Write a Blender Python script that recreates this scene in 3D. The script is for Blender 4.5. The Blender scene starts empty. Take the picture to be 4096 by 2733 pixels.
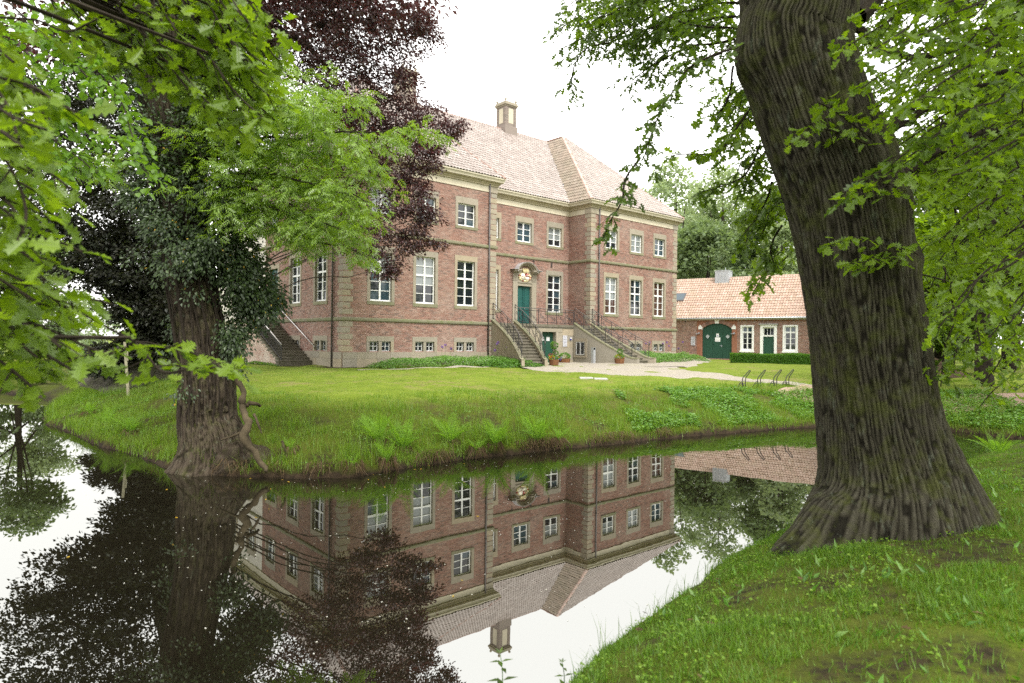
import bpy, math, random
import numpy as np
from mathutils import Vector, Matrix
rng = np.random.default_rng(11); random.seed(11)
scene = bpy.context.scene
COL = scene.collection
# ---------------------------------------------------------------- camera
CAM_H = 2.76; FPX = 2652.04; ROLL = 0.012
S = 4096 / 2350.0
cd = bpy.data.cameras.new('camera'); cam = bpy.data.objects.new('camera', cd); COL.objects.link(cam)
cd.sensor_width = 36.0; cd.lens = 36.0 * FPX / 4096.0; cd.clip_start = 0.05; cd.clip_end = 3000
_r = Vector((math.cos(ROLL), 0, math.sin(ROLL))); _u = Vector((-math.sin(ROLL), 0, math.cos(ROLL))); _f = Vector((0, 1, 0))
cam.matrix_world = Matrix(((_r.x, _u.x, -_f.x, 0), (_r.y, _u.y, -_f.y, 0), (_r.z, _u.z, -_f.z, CAM_H), (0, 0, 0, 1)))
cd.dof.use_dof = True; cd.dof.focus_distance = 26.0; cd.dof.aperture_fstop = 2.2
scene.camera = cam
# ---------------------------------------------------------------- sky, sun, exposure
SUN_EL, SUN_AZ = 58.0, 148.0        # azimuth clockwise from +Y
w = bpy.data.worlds.new('World'); scene.world = w; w.use_nodes = True
nt = w.node_tree; nt.nodes.clear()
sky = nt.nodes.new('ShaderNodeTexSky'); sky.sky_type = 'NISHITA'; sky.sun_disc = False
sky.sun_elevation = math.radians(SUN_EL); sky.sun_rotation = math.radians(SUN_AZ); sky.dust_density = 6.0; sky.air_density = 1.5
hsv = nt.nodes.new('ShaderNodeHueSaturation'); hsv.inputs['Saturation'].default_value = 0.12
nt.links.new(sky.outputs[0], hsv.inputs['Color'])
ovc = nt.nodes.new('ShaderNodeMix'); ovc.data_type = 'RGBA'; ovc.inputs[0].default_value = 0.72
nt.links.new(hsv.outputs[0], ovc.inputs[6]); ovc.inputs[7].default_value = (10.6, 10.5, 10.25, 1)
bg = nt.nodes.new('ShaderNodeBackground'); bg.inputs['Strength'].default_value = 0.12
nt.links.new(ovc.outputs[2], bg.inputs['Color'])
wo = nt.nodes.new('ShaderNodeOutputWorld'); nt.links.new(bg.outputs[0], wo.inputs[0])
sl = bpy.data.lights.new('sun', 'SUN'); sl.energy = 1.3; sl.angle = math.radians(18); sl.color = (1.0, 0.97, 0.92)
sun = bpy.data.objects.new('sun', sl); COL.objects.link(sun)
_az, _el = math.radians(SUN_AZ), math.radians(SUN_EL)
sun.rotation_euler = Vector((math.sin(_az) * math.cos(_el), math.cos(_az) * math.cos(_el), math.sin(_el))).to_track_quat('Z', 'Y').to_euler()
sun.location = (20, -20, 60)
vs = scene.view_settings; vs.view_transform = 'Standard'; vs.look = 'None'; vs.exposure = 1.38; vs.gamma = 1.0; vs.use_curve_mapping = False
scene.render.engine = 'CYCLES'
cy = scene.cycles; cy.max_bounces = 6; cy.diffuse_bounces = 3; cy.glossy_bounces = 3; cy.transmission_bounces = 4; cy.transparent_max_bounces = 6
cy.caustics_reflective = False; cy.caustics_refractive = False; cy.sample_clamp_indirect = 6.0
cy.use_denoising = False
try: cy.denoiser = 'OPENIMAGEDENOISE'
except Exception: pass

# ---------------------------------------------------------------- helpers: places
def ray(px, py):            # px, py on the 2350-wide picture
    x = (px * S - 2048) / FPX; y = (py * S - 1366.5) / FPX
    return _f + _r * x - _u * y
def at(px, py, Y):          # world point at distance Y in front of the camera
    d = ray(px, py); return np.array(Vector((0, 0, CAM_H)) + d * (Y / d.y))
def atz(px, py, z):
    d = ray(px, py); return np.array(Vector((0, 0, CAM_H)) + d * ((z - CAM_H) / d.z))

# ---------------------------------------------------------------- helpers: value noise
_tab = np.random.default_rng(3).random((256, 256)).astype(np.float32)
def noise2(x, y):
    x = np.asarray(x, float); y = np.asarray(y, float)
    xi = np.floor(x).astype(int); yi = np.floor(y).astype(int); fx = x - xi; fy = y - yi
    fx = fx * fx * (3 - 2 * fx); fy = fy * fy * (3 - 2 * fy)
    a = _tab[xi & 255, yi & 255]; b = _tab[(xi + 1) & 255, yi & 255]; c = _tab[xi & 255, (yi + 1) & 255]; d = _tab[(xi + 1) & 255, (yi + 1) & 255]
    return (a + (b - a) * fx) * (1 - fy) + (c + (d - c) * fx) * fy
def fbm2(x, y, o=4):
    s = 0; a = .5
    for i in range(o):
        s = s + a * noise2(x * 2 ** i + 17 * i, y * 2 ** i + 31 * i); a *= .5
    return s
def unit(a):
    a = np.asarray(a, float); return a / np.maximum(np.linalg.norm(a, axis=-1, keepdims=True), 1e-9)

# ---------------------------------------------------------------- helpers: objects
BASE = {}
def reg(o, b): BASE[o.name] = np.array(b, float); return o
def base(o): return BASE[o.name] if o is not None else np.zeros(3)
def tag(o, label=None, cat=None, group=None, kind=None):
    if label: o['label'] = label
    if cat: o['category'] = cat
    if group: o['group'] = group
    if kind: o['kind'] = kind
    return o
def empty(name, loc, label=None, cat=None, group=None, parent=None, kind=None):
    o = bpy.data.objects.new(name, None); COL.objects.link(o); o.empty_display_size = .2
    if parent is not None:
        o.parent = parent; o.location = Vector(np.array(loc, float) - base(parent))
    else: o.location = Vector(loc)
    reg(o, loc); return tag(o, label, cat, group, kind)
class MB:
    def __init__(s): s.v = []; s.f = []; s.n = 0
    def add(s, V, F):
        V = np.asarray(V, float).reshape(-1, 3); s.v.append(V)
        if isinstance(F, np.ndarray): s.f.append(F + s.n)
        else:
            by = {}
            for f in F: by.setdefault(len(f), []).append(f)
            for k, l in by.items(): s.f.append(np.array(l, int) + s.n)
        s.n += len(V); return s
    def hexa(s, P):      # 8 corners: bottom 4 ccw, top 4 ccw
        return s.add(P, np.array([(0, 3, 2, 1), (4, 5, 6, 7), (0, 1, 5, 4), (1, 2, 6, 5), (2, 3, 7, 6), (3, 0, 4, 7)]))
    def box(s, x0, x1, y0, y1, z0, z1):
        return s.hexa([(x0, y0, z0), (x1, y0, z0), (x1, y1, z0), (x0, y1, z0), (x0, y0, z1), (x1, y0, z1), (x1, y1, z1), (x0, y1, z1)])
    def tube(s, P, r, k=8, cap=True, closed=False):
        P = np.asarray(P, float); m = len(P); r = np.broadcast_to(np.asarray(r, float), (m,))
        T = np.gradient(P, axis=0) if m > 2 else np.repeat((P[-1] - P[0])[None], m, 0)
        T = unit(T); up = np.array([0, 0, 1.]) if abs(T[0, 2]) < .9 else np.array([1., 0, 0])
        a = unit(np.cross(T[0], up)); A = [a]
        for i in range(1, m):
            a = a - T[i] * (a @ T[i]); a = unit(a); A.append(a)
        A = np.array(A); B = np.cross(T, A)
        th = np.arange(k) * 2 * math.pi / k
        V = P[:, None] + r[:, None, None] * (A[:, None] * np.cos(th)[None, :, None] + B[:, None] * np.sin(th)[None, :, None])
        i = np.arange(m - 1)[:, None] * k; j = np.arange(k)[None]; j2 = (j + 1) % k
        F = np.stack([i + j, i + j2, i + k + j2, i + k + j], -1).reshape(-1, 4)
        s.add(V.reshape(-1, 3), F)
        if cap and k >= 3:
            s.f.append(np.array([list(range(k - 1, -1, -1))]) + s.n - m * k); s.f.append(np.array([list(range(k))]) + s.n - k)
        return s
    def lathe(s, prof, c, k=12):     # prof [(r,z)]
        prof = np.array(prof, float); m = len(prof); th = np.arange(k) * 2 * math.pi / k
        V = np.stack([prof[:, 0, None] * np.cos(th) + c[0], prof[:, 0, None] * np.sin(th) + c[1], np.repeat(prof[:, 1, None], k, 1) + c[2]], -1)
        i = np.arange(m - 1)[:, None] * k; j = np.arange(k)[None]; j2 = (j + 1) % k
        F = np.stack([i + j, i + j2, i + k + j2, i + k + j], -1).reshape(-1, 4)
        return s.add(V.reshape(-1, 3), F)
    def mesh(s, name, off=(0, 0, 0), mats=None):
        me = bpy.data.meshes.new(name); V = np.concatenate(s.v) - np.asarray(off)
        me.vertices.add(len(V)); me.vertices.foreach_set('co', V.astype(np.float32).ravel())
        lt = np.concatenate([np.full(len(f), f.shape[1]) for f in s.f]); li = np.concatenate([f.ravel() for f in s.f])
        st = np.concatenate([[0], np.cumsum(lt)[:-1]])
        me.loops.add(len(li)); me.loops.foreach_set('vertex_index', li.astype(np.int32))
        me.polygons.add(len(lt)); me.polygons.foreach_set('loop_start', st.astype(np.int32)); me.polygons.foreach_set('loop_total', lt.astype(np.int32))
        me.update(calc_edges=True); me.shade_flat(); return me
    def build(s, name, mat, parent=None, smooth=False, kind=None, label=None):
        me = s.mesh(name, base(parent)); me.materials.append(mat)
        if smooth: me.shade_smooth()
        o = bpy.data.objects.new(name, me); COL.objects.link(o)
        if parent is not None: o.parent = parent; reg(o, base(parent))
        else: reg(o, (0, 0, 0))
        if kind: o['kind'] = kind
        if label: o['label'] = label
        return o
def inst(name, me, M, parent):
    o = bpy.data.objects.new(name, me); COL.objects.link(o); o.parent = parent
    o.matrix_local = Matrix.Translation(-Vector(base(parent))) @ M
    return o
def copy_tree(o, off, parent=None):
    c = o.copy(); COL.objects.link(c); off = np.array(off, float)
    if parent is None:
        c.location = Vector(base(o) + off); reg(c, base(o) + off)
    else: c.parent = parent; reg(c, base(parent))
    for ch in list(o.children): copy_tree(ch, (0, 0, 0), c)
    return c
def spline(P, n):
    P = np.asarray(P, float); m = len(P); t = np.linspace(0, m - 1, n); i = np.clip(t.astype(int), 0, m - 2); f = (t - i)[:, None]
    g = lambda k: P[np.clip(k, 0, m - 1)]
    a, b, c, d = g(i - 1), g(i), g(i + 1), g(i + 2)
    return .5 * (2 * b + (c - a) * f + (2 * a - 5 * b + 4 * c - d) * f ** 2 + (3 * b - a - 3 * c + d) * f ** 3)

# ---------------------------------------------------------------- helpers: materials
class NT:
    def __init__(s, name):
        s.m = bpy.data.materials.new(name); s.m.use_nodes = True; s.t = s.m.node_tree; s.t.nodes.clear()
        s.out = s.t.nodes.new('ShaderNodeOutputMaterial')
    def n(s, typ, **kw):
        o = s.t.nodes.new('ShaderNode' + typ)
        for k, v in kw.items():
            if k in o.inputs.keys(): s.set(o.inputs[k], v)
            else: setattr(o, k, v)
        return o
    def set(s, i, v):
        if hasattr(v, 'is_output'): s.t.links.new(v, i)
        elif hasattr(v, 'outputs'): s.t.links.new(v.outputs[0], i)
        else: i.default_value = v
    def ramp(s, fac, stops, interp='LINEAR'):
        r = s.t.nodes.new('ShaderNodeValToRGB'); r.color_ramp.interpolation = interp; e = r.color_ramp.elements
        while len(e) < len(stops): e.new(.5)
        for x, (p, c) in zip(e, stops): x.position = p; x.color = (*c, 1) if len(c) == 3 else c
        s.set(r.inputs[0], fac); return r.outputs[0]
    def mix(s, f, a, b, typ='MIX'):
        o = s.t.nodes.new('ShaderNodeMix'); o.data_type = 'RGBA'; o.blend_type = typ; s.set(o.inputs[0], f)
        for i, v in ((6, a), (7, b)): s.set(o.inputs[i], (*v, 1) if isinstance(v, tuple) and len(v) == 3 else v)
        return o.outputs[2]
    def math(s, op, a, b=0.0, c=0.0):
        o = s.t.nodes.new('ShaderNodeMath'); o.operation = op
        for i, v in enumerate((a, b, c)): s.set(o.inputs[i], v)
        return o.outputs[0]
    def pos(s, scale=(1, 1, 1)):
        g = s.t.nodes.new('ShaderNodeNewGeometry')
        if scale == (1, 1, 1): return g.outputs['Position']
        v = s.t.nodes.new('ShaderNodeVectorMath'); v.operation = 'MULTIPLY'; s.set(v.inputs[0], g.outputs['Position']); v.inputs[1].default_value = scale
        return v.outputs[0]
    def noise(s, scale, detail=4, vec=None, rough=.55):
        o = s.t.nodes.new('ShaderNodeTexNoise'); o.inputs['Scale'].default_value = scale; o.inputs['Detail'].default_value = detail; o.inputs['Roughness'].default_value = rough
        s.set(o.inputs['Vector'], vec if vec is not None else s.pos()); return o.outputs[0]
    def rand(s):      # differs from island to island and from object to object
        g = s.t.nodes.new('ShaderNodeNewGeometry'); oi = s.t.nodes.new('ShaderNodeObjectInfo')
        return s.math('FRACT', s.math('ADD', g.outputs['Random Per Island'], oi.outputs['Random']))
    def bump(s, h, strength=.4, dist=.01):
        o = s.t.nodes.new('ShaderNodeBump'); o.inputs['Strength'].default_value = strength; o.inputs['Distance'].default_value = dist; s.set(o.inputs['Height'], h); return o.outputs[0]
    def bsdf(s, color, rough=.8, normal=None, spec=.3, metal=0.0, **kw):
        o = s.t.nodes.new('ShaderNodeBsdfPrincipled'); s.set(o.inputs['Base Color'], (*color, 1) if isinstance(color, tuple) else color)
        s.set(o.inputs['Roughness'], rough); o.inputs['Specular IOR Level'].default_value = spec; o.inputs['Metallic'].default_value = metal
        if normal is not None: s.set(o.inputs['Normal'], normal)
        for k, v in kw.items(): s.set(o.inputs[k], v)
        s.t.links.new(o.outputs[0], s.out.inputs[0]); return s.m
def mat_plain(name, c, rough=.7, var=.25, scale=6.0, spec=.3, metal=0.0, bump=.0, bs=40.):
    t = NT(name); n = t.noise(scale, 5)
    col = t.mix(t.ramp(n, [(.3, (0, 0, 0)), (.7, (1, 1, 1))]), tuple(x * (1 - var) for x in c), tuple(min(1, x * (1 + var)) for x in c))
    return t.bsdf(col, rough, t.bump(t.noise(bs, 4), bump, .01) if bump else None, spec, metal)
def mat_pieces(name, cols, rough=.85, stain=None, bump=.3, bs=30., spec=.25, sscale=1.3, samt=.5):
    t = NT(name); r = t.rand(); k = len(cols)
    c = t.ramp(r, [(i / (k - 1) if k > 1 else 0, cc) for i, cc in enumerate(cols)])
    c = t.mix(t.ramp(t.noise(14, 5), [(.25, (0, 0, 0)), (.75, (1, 1, 1))]), t.mix(1., c, (.78, .76, .74), 'MULTIPLY'), c)
    if stain:
        f = t.ramp(t.noise(sscale, 6, rough=.65), [(.45, (0, 0, 0)), (.72, (samt,) * 3)])
        c = t.mix(f, c, stain)
    return t.bsdf(c, rough, t.bump(t.noise(bs, 5), bump, .006), spec)
def mat_leaf(name, cols, trans=.45, gloss=.12, tcol=None, rough=.45):
    t = NT(name); r = t.rand(); k = len(cols)
    c = t.ramp(r, [(i / (k - 1), cc) for i, cc in enumerate(cols)])
    d = t.n('BsdfDiffuse', Color=c); tc = t.mix(1., c, tcol or (1.45, 1.45, .45), 'MULTIPLY')
    tr = t.n('BsdfTranslucent', Color=tc); m = t.n('MixShader'); t.set(m.inputs[0], trans); t.set(m.inputs[1], d); t.set(m.inputs[2], tr)
    g = t.n('BsdfGlossy', Roughness=rough); g.inputs['Color'].default_value = (1, 1, 1, 1)
    m2 = t.n('MixShader'); t.set(m2.inputs[0], gloss * .28); t.set(m2.inputs[1], m); t.set(m2.inputs[2], g)
    t.t.links.new(m2.outputs[0], t.out.inputs[0]); return t.m

M = {}
M['brick'] = mat_pieces('brick', [(.24, .135, .108), (.32, .18, .142), (.36, .205, .162), (.285, .158, .126), (.40, .26, .21), (.19, .125, .106), (.34, .19, .148)], stain=(.41, .33, .275), samt=.45, sscale=.7)
M['mortar'] = mat_plain('mortar', (.60, .56, .50), .95, .15, 3)
M['brick_pale'] = mat_pieces('brick_pale', [(.42, .27, .22), (.5, .36, .3), (.46, .3, .24), (.55, .43, .37), (.4, .22, .17)], stain=(.62, .55, .46), samt=.85, sscale=1.1)
M['sandstone'] = mat_pieces('sandstone', [(.37, .32, .24), (.335, .30, .235), (.40, .335, .235), (.31, .285, .235), (.39, .34, .265)], stain=(.22, .20, .145), samt=.55, sscale=2.2)
M['stone_pale'] = mat_pieces('stone_pale', [(.38, .34, .27), (.34, .30, .23)], stain=(.24, .22, .175), samt=.4, sscale=2.0)
M['moss_stone'] = mat_pieces('moss_stone', [(.26, .24, .165), (.22, .21, .14), (.29, .265, .185)], stain=(.12, .15, .04), samt=.7, sscale=3)
M['step_stone'] = mat_pieces('step_stone', [(.19, .17, .13), (.155, .14, .11), (.21, .19, .145)], stain=(.06, .065, .03), samt=.6, sscale=3)
M['cream'] = mat_plain('cream', (.50, .45, .34), .7, .1, 2.0)
M['cornice_tan'] = mat_plain('cornice_tan', (.36, .31, .21), .75, .15, 2.0)
M['white'] = mat_plain('white_paint', (.80, .80, .78), .45, .04, 4)
M['door_green'] = mat_plain('door_green', (.018, .085, .075), .35, .12, 3, .4)
M['gate_green'] = mat_plain('gate_green', (.02, .07, .045), .5, .12, 5, .3)
M['iron'] = mat_plain('iron', (.022, .022, .025), .5, .2, 20, .4)
M['steel'] = mat_plain('steel', (.55, .52, .5), .3, .05, 8, .5, 1.0)
M['lead'] = mat_plain('lead', (.34, .33, .33), .5, .15, 3, .4)
M['zinc'] = mat_plain('zinc', (.50, .52, .55), .45, .1, 2, .5, .6)
M['pipe'] = mat_plain('pipe_paint', (.10, .09, .085), .5, .15, 4)
M['tile'] = mat_pieces('roof_tile', [(.31, .262, .235), (.37, .318, .288), (.27, .225, .20), (.42, .37, .34), (.33, .282, .25)], rough=.45, stain=(.24, .21, .185), samt=.5, bump=.15, spec=.4, sscale=.5)
M['tile_mossy'] = mat_pieces('roof_tile_mossy', [(.26, .205, .155), (.30, .24, .185), (.22, .175, .135), (.33, .275, .22)], rough=.6, stain=(.15, .135, .085), samt=.6, bump=.2, spec=.3, sscale=.9)  # browner, darker tiles for the inner slope of the right wing
M['tile_orange'] = mat_pieces('roof_tile_orange', [(.40, .27, .20), (.46, .325, .255), (.36, .24, .175), (.50, .37, .30)], rough=.4, stain=(.30, .24, .15), samt=.6, bump=.15, spec=.4, sscale=1.6)
M['tile_dark'] = mat_pieces('ridge_tile', [(.24, .15, .12), (.30, .18, .14), (.2, .13, .1)], rough=.7)
M['tile_pale'] = mat_pieces('hip_tile', [(.5, .35, .29), (.55, .41, .35), (.45, .3, .25)], rough=.6)
M['glass'] = NT('window_glass').bsdf((.012, .016, .02), .04, None, .8)
M['glass_blue'] = NT('window_glass_blue').bsdf((.03, .055, .07), .05, None, .8)
M['glass_warm'] = NT('window_glass_warm').bsdf((.06, .028, .018), .05, None, .8)  # reddish reflection of brickwork put into the pane colour
M['glass_blind'] = NT('window_glass_blind').bsdf((.20, .22, .22), .06, None, .8)
M['blind'] = mat_plain('blind', (.42, .45, .46), .5, .06, 2)
M['slab'] = mat_plain('slab_stone', (.42, .41, .38), .8, .15, 5)
M['paper'] = mat_plain('paper', (.82, .82, .82), .6, .02, 2)
M['plate'] = mat_plain('plate', (.50, .50, .54), .45, .04, 2)
M['ink'] = mat_plain('ink', (.05, .05, .06), .6, .05, 2)
M['blue'] = mat_plain('blue', (.05, .06, .3), .4, .05, 2)
M['gold'] = mat_plain('gilded_stone', (.66, .57, .33), .5, .12, 9)
M['arms_white'] = mat_plain('arms_white', (.75, .70, .58), .6, .05, 9)
M['arms_red'] = mat_plain('arms_red', (.30, .055, .05), .5, .1, 9)
M['wood_stave'] = mat_pieces('wood_stave', [(.20, .09, .04), (.25, .12, .055), (.16, .075, .04)], bump=.2)
M['stake'] = mat_plain('weathered_wood', (.34, .31, .21), .8, .2, 9)
M['soil'] = mat_plain('soil', (.05, .035, .022), .95, .4, 12, .1, 0, .6)
M['bin_grey'] = mat_plain('bin_grey', (.16, .19, .19), .5, .1, 3)
M['black'] = mat_plain('black_plastic', (.015, .015, .015), .5, .1, 3)
M['lampgrey'] = mat_plain('lamp_grey', (.35, .37, .4), .4, .05, 3)
M['petal_red'] = mat_leaf('petal_red', [(.45, .02, .02), (.6, .06, .05)], .3, .02, (1.1, .5, .5))
M['petal_blue'] = mat_leaf('petal_blue', [(.12, .13, .5), (.2, .2, .62)], .3, .02, (.7, .7, 1.2))
M['petal_yellow'] = mat_leaf('petal_yellow', [(.62, .45, .03), (.7, .55, .08)], .3, .02, (1.1, 1., .4))
M['petal_white'] = mat_leaf('petal_white', [(.75, .72, .6), (.8, .78, .72)], .3, .02, (1, 1, .9))
M['petal_purple'] = mat_leaf('petal_purple', [(.25, .14, .42), (.33, .2, .5)], .3, .02, (1, .7, 1.1))

def mat_bark(name, c1, c2, c3, moss=0.0):
    t = NT(name); p = t.pos((9, 9, 1.6)); n = t.noise(2.2, 6, p, .65); n2 = t.noise(1.1, 4)
    att = t.n('Attribute', attribute_name='ridge'); rd = att.outputs['Fac']
    c = t.ramp(t.math('ADD', t.math('MULTIPLY', rd, .75), t.math('MULTIPLY', n, .35)), [(.12, c1), (.5, c2), (.95, c3)])
    if moss:
        f = t.ramp(t.math('MULTIPLY', t.noise(1.6, 6, None, .7), t.noise(7, 3)), [(.22, (0, 0, 0)), (.38, (moss,) * 3)])
        c = t.mix(f, c, (.075, .085, .02))
        f2 = t.ramp(t.noise(5, 5, t.pos((2, 2, .8)), .7), [(.58, (0, 0, 0)), (.72, (.5,) * 3)]); c = t.mix(f2, c, (.16, .18, .13))
    hb = t.math('ADD', t.math('MULTIPLY', t.noise(5, 8, p, .75), .6), t.noise(38, 6, t.pos((1, 1, .45)), .7)); return t.bsdf(c, .95, t.bump(hb, .9, .03), .1)
M['bark_oak'] = mat_bark('bark_oak', (.005, .0042, .0028), (.030, .0265, .018), (.072, .066, .046), .6)
M['bark_ash'] = mat_bark('bark_ash', (.006, .0045, .003), (.038, .029, .020), (.085, .067, .047), .35)
M['bark_beech'] = mat_bark('bark_beech', (.03, .028, .02), (.07, .065, .048), (.11, .1, .075), .5)
M['bark_dark'] = mat_plain('bark_dark', (.035, .028, .022), .95, .4, 6, .1, 0, .5)
M['twig'] = mat_plain('twig', (.028, .022, .016), .9, .3, 20, .1)
M['root'] = mat_plain('root_wood', (.06, .047, .028), .9, .55, 3, .1, 0, .5, 25)
M['leaf_oak'] = mat_leaf('leaf_oak', [(.10, .17, .009), (.155, .245, .014), (.125, .21, .011), (.20, .30, .024)], .55, .1)
M['leaf_oak_dark'] = mat_leaf('leaf_oak_dark', [(.05, .09, .010), (.075, .13, .014), (.11, .18, .018)], .5, .1)
M['leaf_ash'] = mat_leaf('leaf_ash', [(.13, .225, .018), (.185, .30, .026), (.155, .26, .022), (.24, .365, .04)], .48, .14)
M['leaf_beech'] = mat_leaf('leaf_beech', [(.036, .019, .020), (.058, .026, .028), (.085, .033, .036), (.044, .034, .022), (.12, .05, .052)], .34, .18, (1.5, .7, .65))
M['leaf_beech_green'] = mat_leaf('leaf_beech_green', [(.018, .021, .012), (.028, .028, .016), (.024, .034, .014)], .3, .12)
M['leaf_ivy'] = mat_leaf('leaf_ivy', [(.018, .036, .008), (.03, .056, .011), (.04, .072, .013), (.024, .046, .011), (.06, .095, .022)], .25, .12)
M['leaf_yellow'] = mat_leaf('leaf_yellow', [(.45, .28, .03), (.55, .38, .06)], .3, .05, (1.1, 1, .5))
M['leaf_far'] = mat_leaf('leaf_far', [(.23, .30, .165), (.29, .36, .20), (.26, .33, .175), (.34, .41, .24)], .45, .05, (1.15, 1.15, .8))  # far foliage paled and greyed: haze put into the leaf colour
M['leaf_far_dark'] = mat_leaf('leaf_far_dark', [(.13, .18, .09), (.165, .225, .105), (.195, .255, .125)], .42, .05, (1.15, 1.2, .7))  # the same haze put into the darker far leaf colour
M['leaf_shade'] = mat_leaf('leaf_shade', [(.04, .075, .016), (.06, .105, .02), (.085, .14, .028)], .4, .06)
M['leaf_lime'] = mat_leaf('leaf_lime', [(.10, .20, .018), (.14, .26, .028), (.12, .23, .022)], .5, .1)
M['leaf_bed'] = mat_leaf('leaf_bed', [(.06, .15, .02), (.10, .22, .028), (.14, .28, .04), (.20, .32, .10)], .38, .1)
M['leaf_hedge'] = mat_leaf('leaf_hedge', [(.05, .13, .012), (.085, .20, .018), (.11, .245, .026)], .38, .08)
M['fern'] = mat_leaf('fern', [(.15, .29, .025), (.20, .36, .04), (.175, .32, .03)], .48, .05)
M['grass'] = mat_leaf('grass', [(.085, .165, .012), (.12, .215, .018), (.155, .26, .024), (.20, .30, .045)], .42, .06)
M['grass_near'] = mat_leaf('grass_near', [(.05, .115, .008), (.08, .165, .012), (.11, .21, .018), (.14, .235, .028)], .42, .05)
M['straw'] = mat_leaf('straw', [(.07, .045, .024), (.13, .085, .042), (.045, .03, .018), (.18, .125, .065)], .2, .03, (1.1, 1, .7))
# ================================================================ the ground and the moat
FAR = [(-60, 44), (-34, 35.5), (-26, 32.5), (-22, 30.5), (-19.2, 27.6), (-17.0, 24.6), (-15.67, 22.23), (-14.4, 20.6), (-12.93, 19.24), (-10.67, 16.97), (-8.67, 15.3), (-7.3, 14.1), (-6.4, 13.45), (-5.4, 13.25), (-4.08, 13.12), (-3.25, 13.31), (-2.5, 14.03), (-1.67, 14.83), (-.74, 15.73), (.3, 16.42), (1.44, 17.18), (2.7, 18.0), (4.07, 18.91), (5.6, 19.91), (7.22, 20.82), (8.95, 21.7), (10.52, 22.5), (12.6, 22.5), (14.34, 21.65), (15.1, 20.4), (16.4, 19.3)]
NEAR = [(17.0, 18.4), (15.2, 17.9), (13, 17.3), (10.98, 15.6), (7.6, 12.5), (5.2, 10.4), (3.8, 9.2), (2.93, 8.4), (2.16, 7.55), (1.48, 6.7), (.92, 5.95), (.5, 5.3), (.1, 4.6), (-2, 3.1), (-8, 2.0), (-20, 3.0), (-60, 8)]
POLY = np.array(FAR + NEAR, float); NFAR = len(FAR)
def shore(x, y):
    """signed distance to the waterline (+ on land) and whether the nearest bank is the near one"""
    P = np.stack([np.ravel(x), np.ravel(y)], -1); best = np.full(len(P), 1e9); near = np.zeros(len(P)); ins = np.zeros(len(P), bool)
    n = len(POLY)
    for i in range(n):
        a = POLY[i]; b = POLY[(i + 1) % n]; d = b - a; t = np.clip(((P - a) @ d) / (d @ d), 0, 1)
        q = np.linalg.norm(P - a - t[:, None] * d, axis=1); k = q < best
        best = np.where(k, q, best); near = np.where(k, 1.0 if NFAR <= i < n - 1 else 0.0, near)
        c = ((a[1] > P[:, 1]) != (b[1] > P[:, 1])); xx = a[0] + (P[:, 1] - a[1]) / (d[1] if abs(d[1]) > 1e-9 else 1e-9) * d[0]
        ins ^= c & (P[:, 0] < xx)
    return np.where(ins, -best, best).reshape(np.shape(x)), near.reshape(np.shape(x))
def ground(x, y):
    x = np.asarray(x, float); y = np.asarray(y, float)
    d, nr = shore(x, y)
    d = d + .34 * (fbm2(x * 1.5, y * 1.5, 4) - .46) * np.clip(1.2 - np.abs(d) / 2.5, 0, 1)
    dp = np.maximum(d, 0)
    lip = (.05 + .24 * np.clip(fbm2(x * .8 + 30, y * .8, 3) - .15, 0, 1)) * (1 - np.exp(-dp / .08)); q_ = np.clip(dp / 3.7, 0, 1); far = lip + .93 * (1 - (1 - q_) ** 1.5) + .42 * (1 - np.exp(-np.maximum(dp - 2.6, 0) / 6.0)); nea = .10 * (1 - np.exp(-dp / .07)) + 1.02 * (1 - np.exp(-dp / 1.25))
    lump = (fbm2(x * .9, y * .9, 4) - .47) * .16 * np.minimum(dp / .6, 1) * np.clip(1.6 - dp / 7, .0, 1) + (fbm2(x * 4.3, y * 4.3, 2) - .37) * .05 * np.minimum(dp / .3, 1) * np.clip(1.3 - dp / 5, 0, 1)
    far = far + (fbm2(x * .16, y * .16, 3) - .45) * .05 * np.clip(dp / 5 - 1, 0, 1)
    z = np.where(nr > .5, nea, far) + lump
    return np.where(d > 0, z, -.7 * (1 - np.exp(d / .5)))
def gz(x, y): return float(ground(np.array([x]), np.array([y]))[0])
def gpt(px, py):
    d = ray(px, py); t0, t1 = 3.0, 90.0
    for _ in range(46):
        m = (t0 + t1) / 2
        if CAM_H + d.z * m > gz(d.x * m, d.y * m): t0 = m
        else: t1 = m
    return (d.x * t0, d.y * t0)
def axis(lo, hi, st, far, g=1.22):
    c = list(np.arange(lo, hi + 1e-6, st)); s = st; a = lo
    left = []
    while a > -far: s *= g; a -= s; left.append(a)
    s = st; b = hi; right = []
    while b < far: s *= g; b += s; right.append(b)
    return np.array(left[::-1] + c + right)
gx = axis(-18, 17, .155, 900); gy = axis(3.4, 24.5, .155, 900)
GX, GY = np.meshgrid(gx, gy); GZ = ground(GX, GY)
nx, ny = len(gx), len(gy)
i = (np.arange(ny - 1)[:, None] * nx + np.arange(nx - 1)[None]).ravel()
g = MB(); g.add(np.stack([GX, GY, GZ], -1).reshape(-1, 3), np.stack([i, i + 1, i + nx + 1, i + nx], -1))
t = NT('lawn')
sep = t.n('SeparateXYZ', Vector=t.pos()); geo = t.n('NewGeometry'); sn = t.n('SeparateXYZ', Vector=geo.outputs['Normal'])
lawn = t.ramp(t.noise(1.1, 8, rough=.68), [(.28, (.085, .125, .012)), (.42, (.12, .165, .016)), (.58, (.15, .195, .022)), (.75, (.185, .22, .036))])
lawn = t.mix(t.ramp(t.noise(28, 6, rough=.75), [(.3, (.45,) * 3), (.62, (1.1,) * 3)]), t.mix(1., lawn, (.62, .62, .55), 'MULTIPLY'), lawn)
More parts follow.
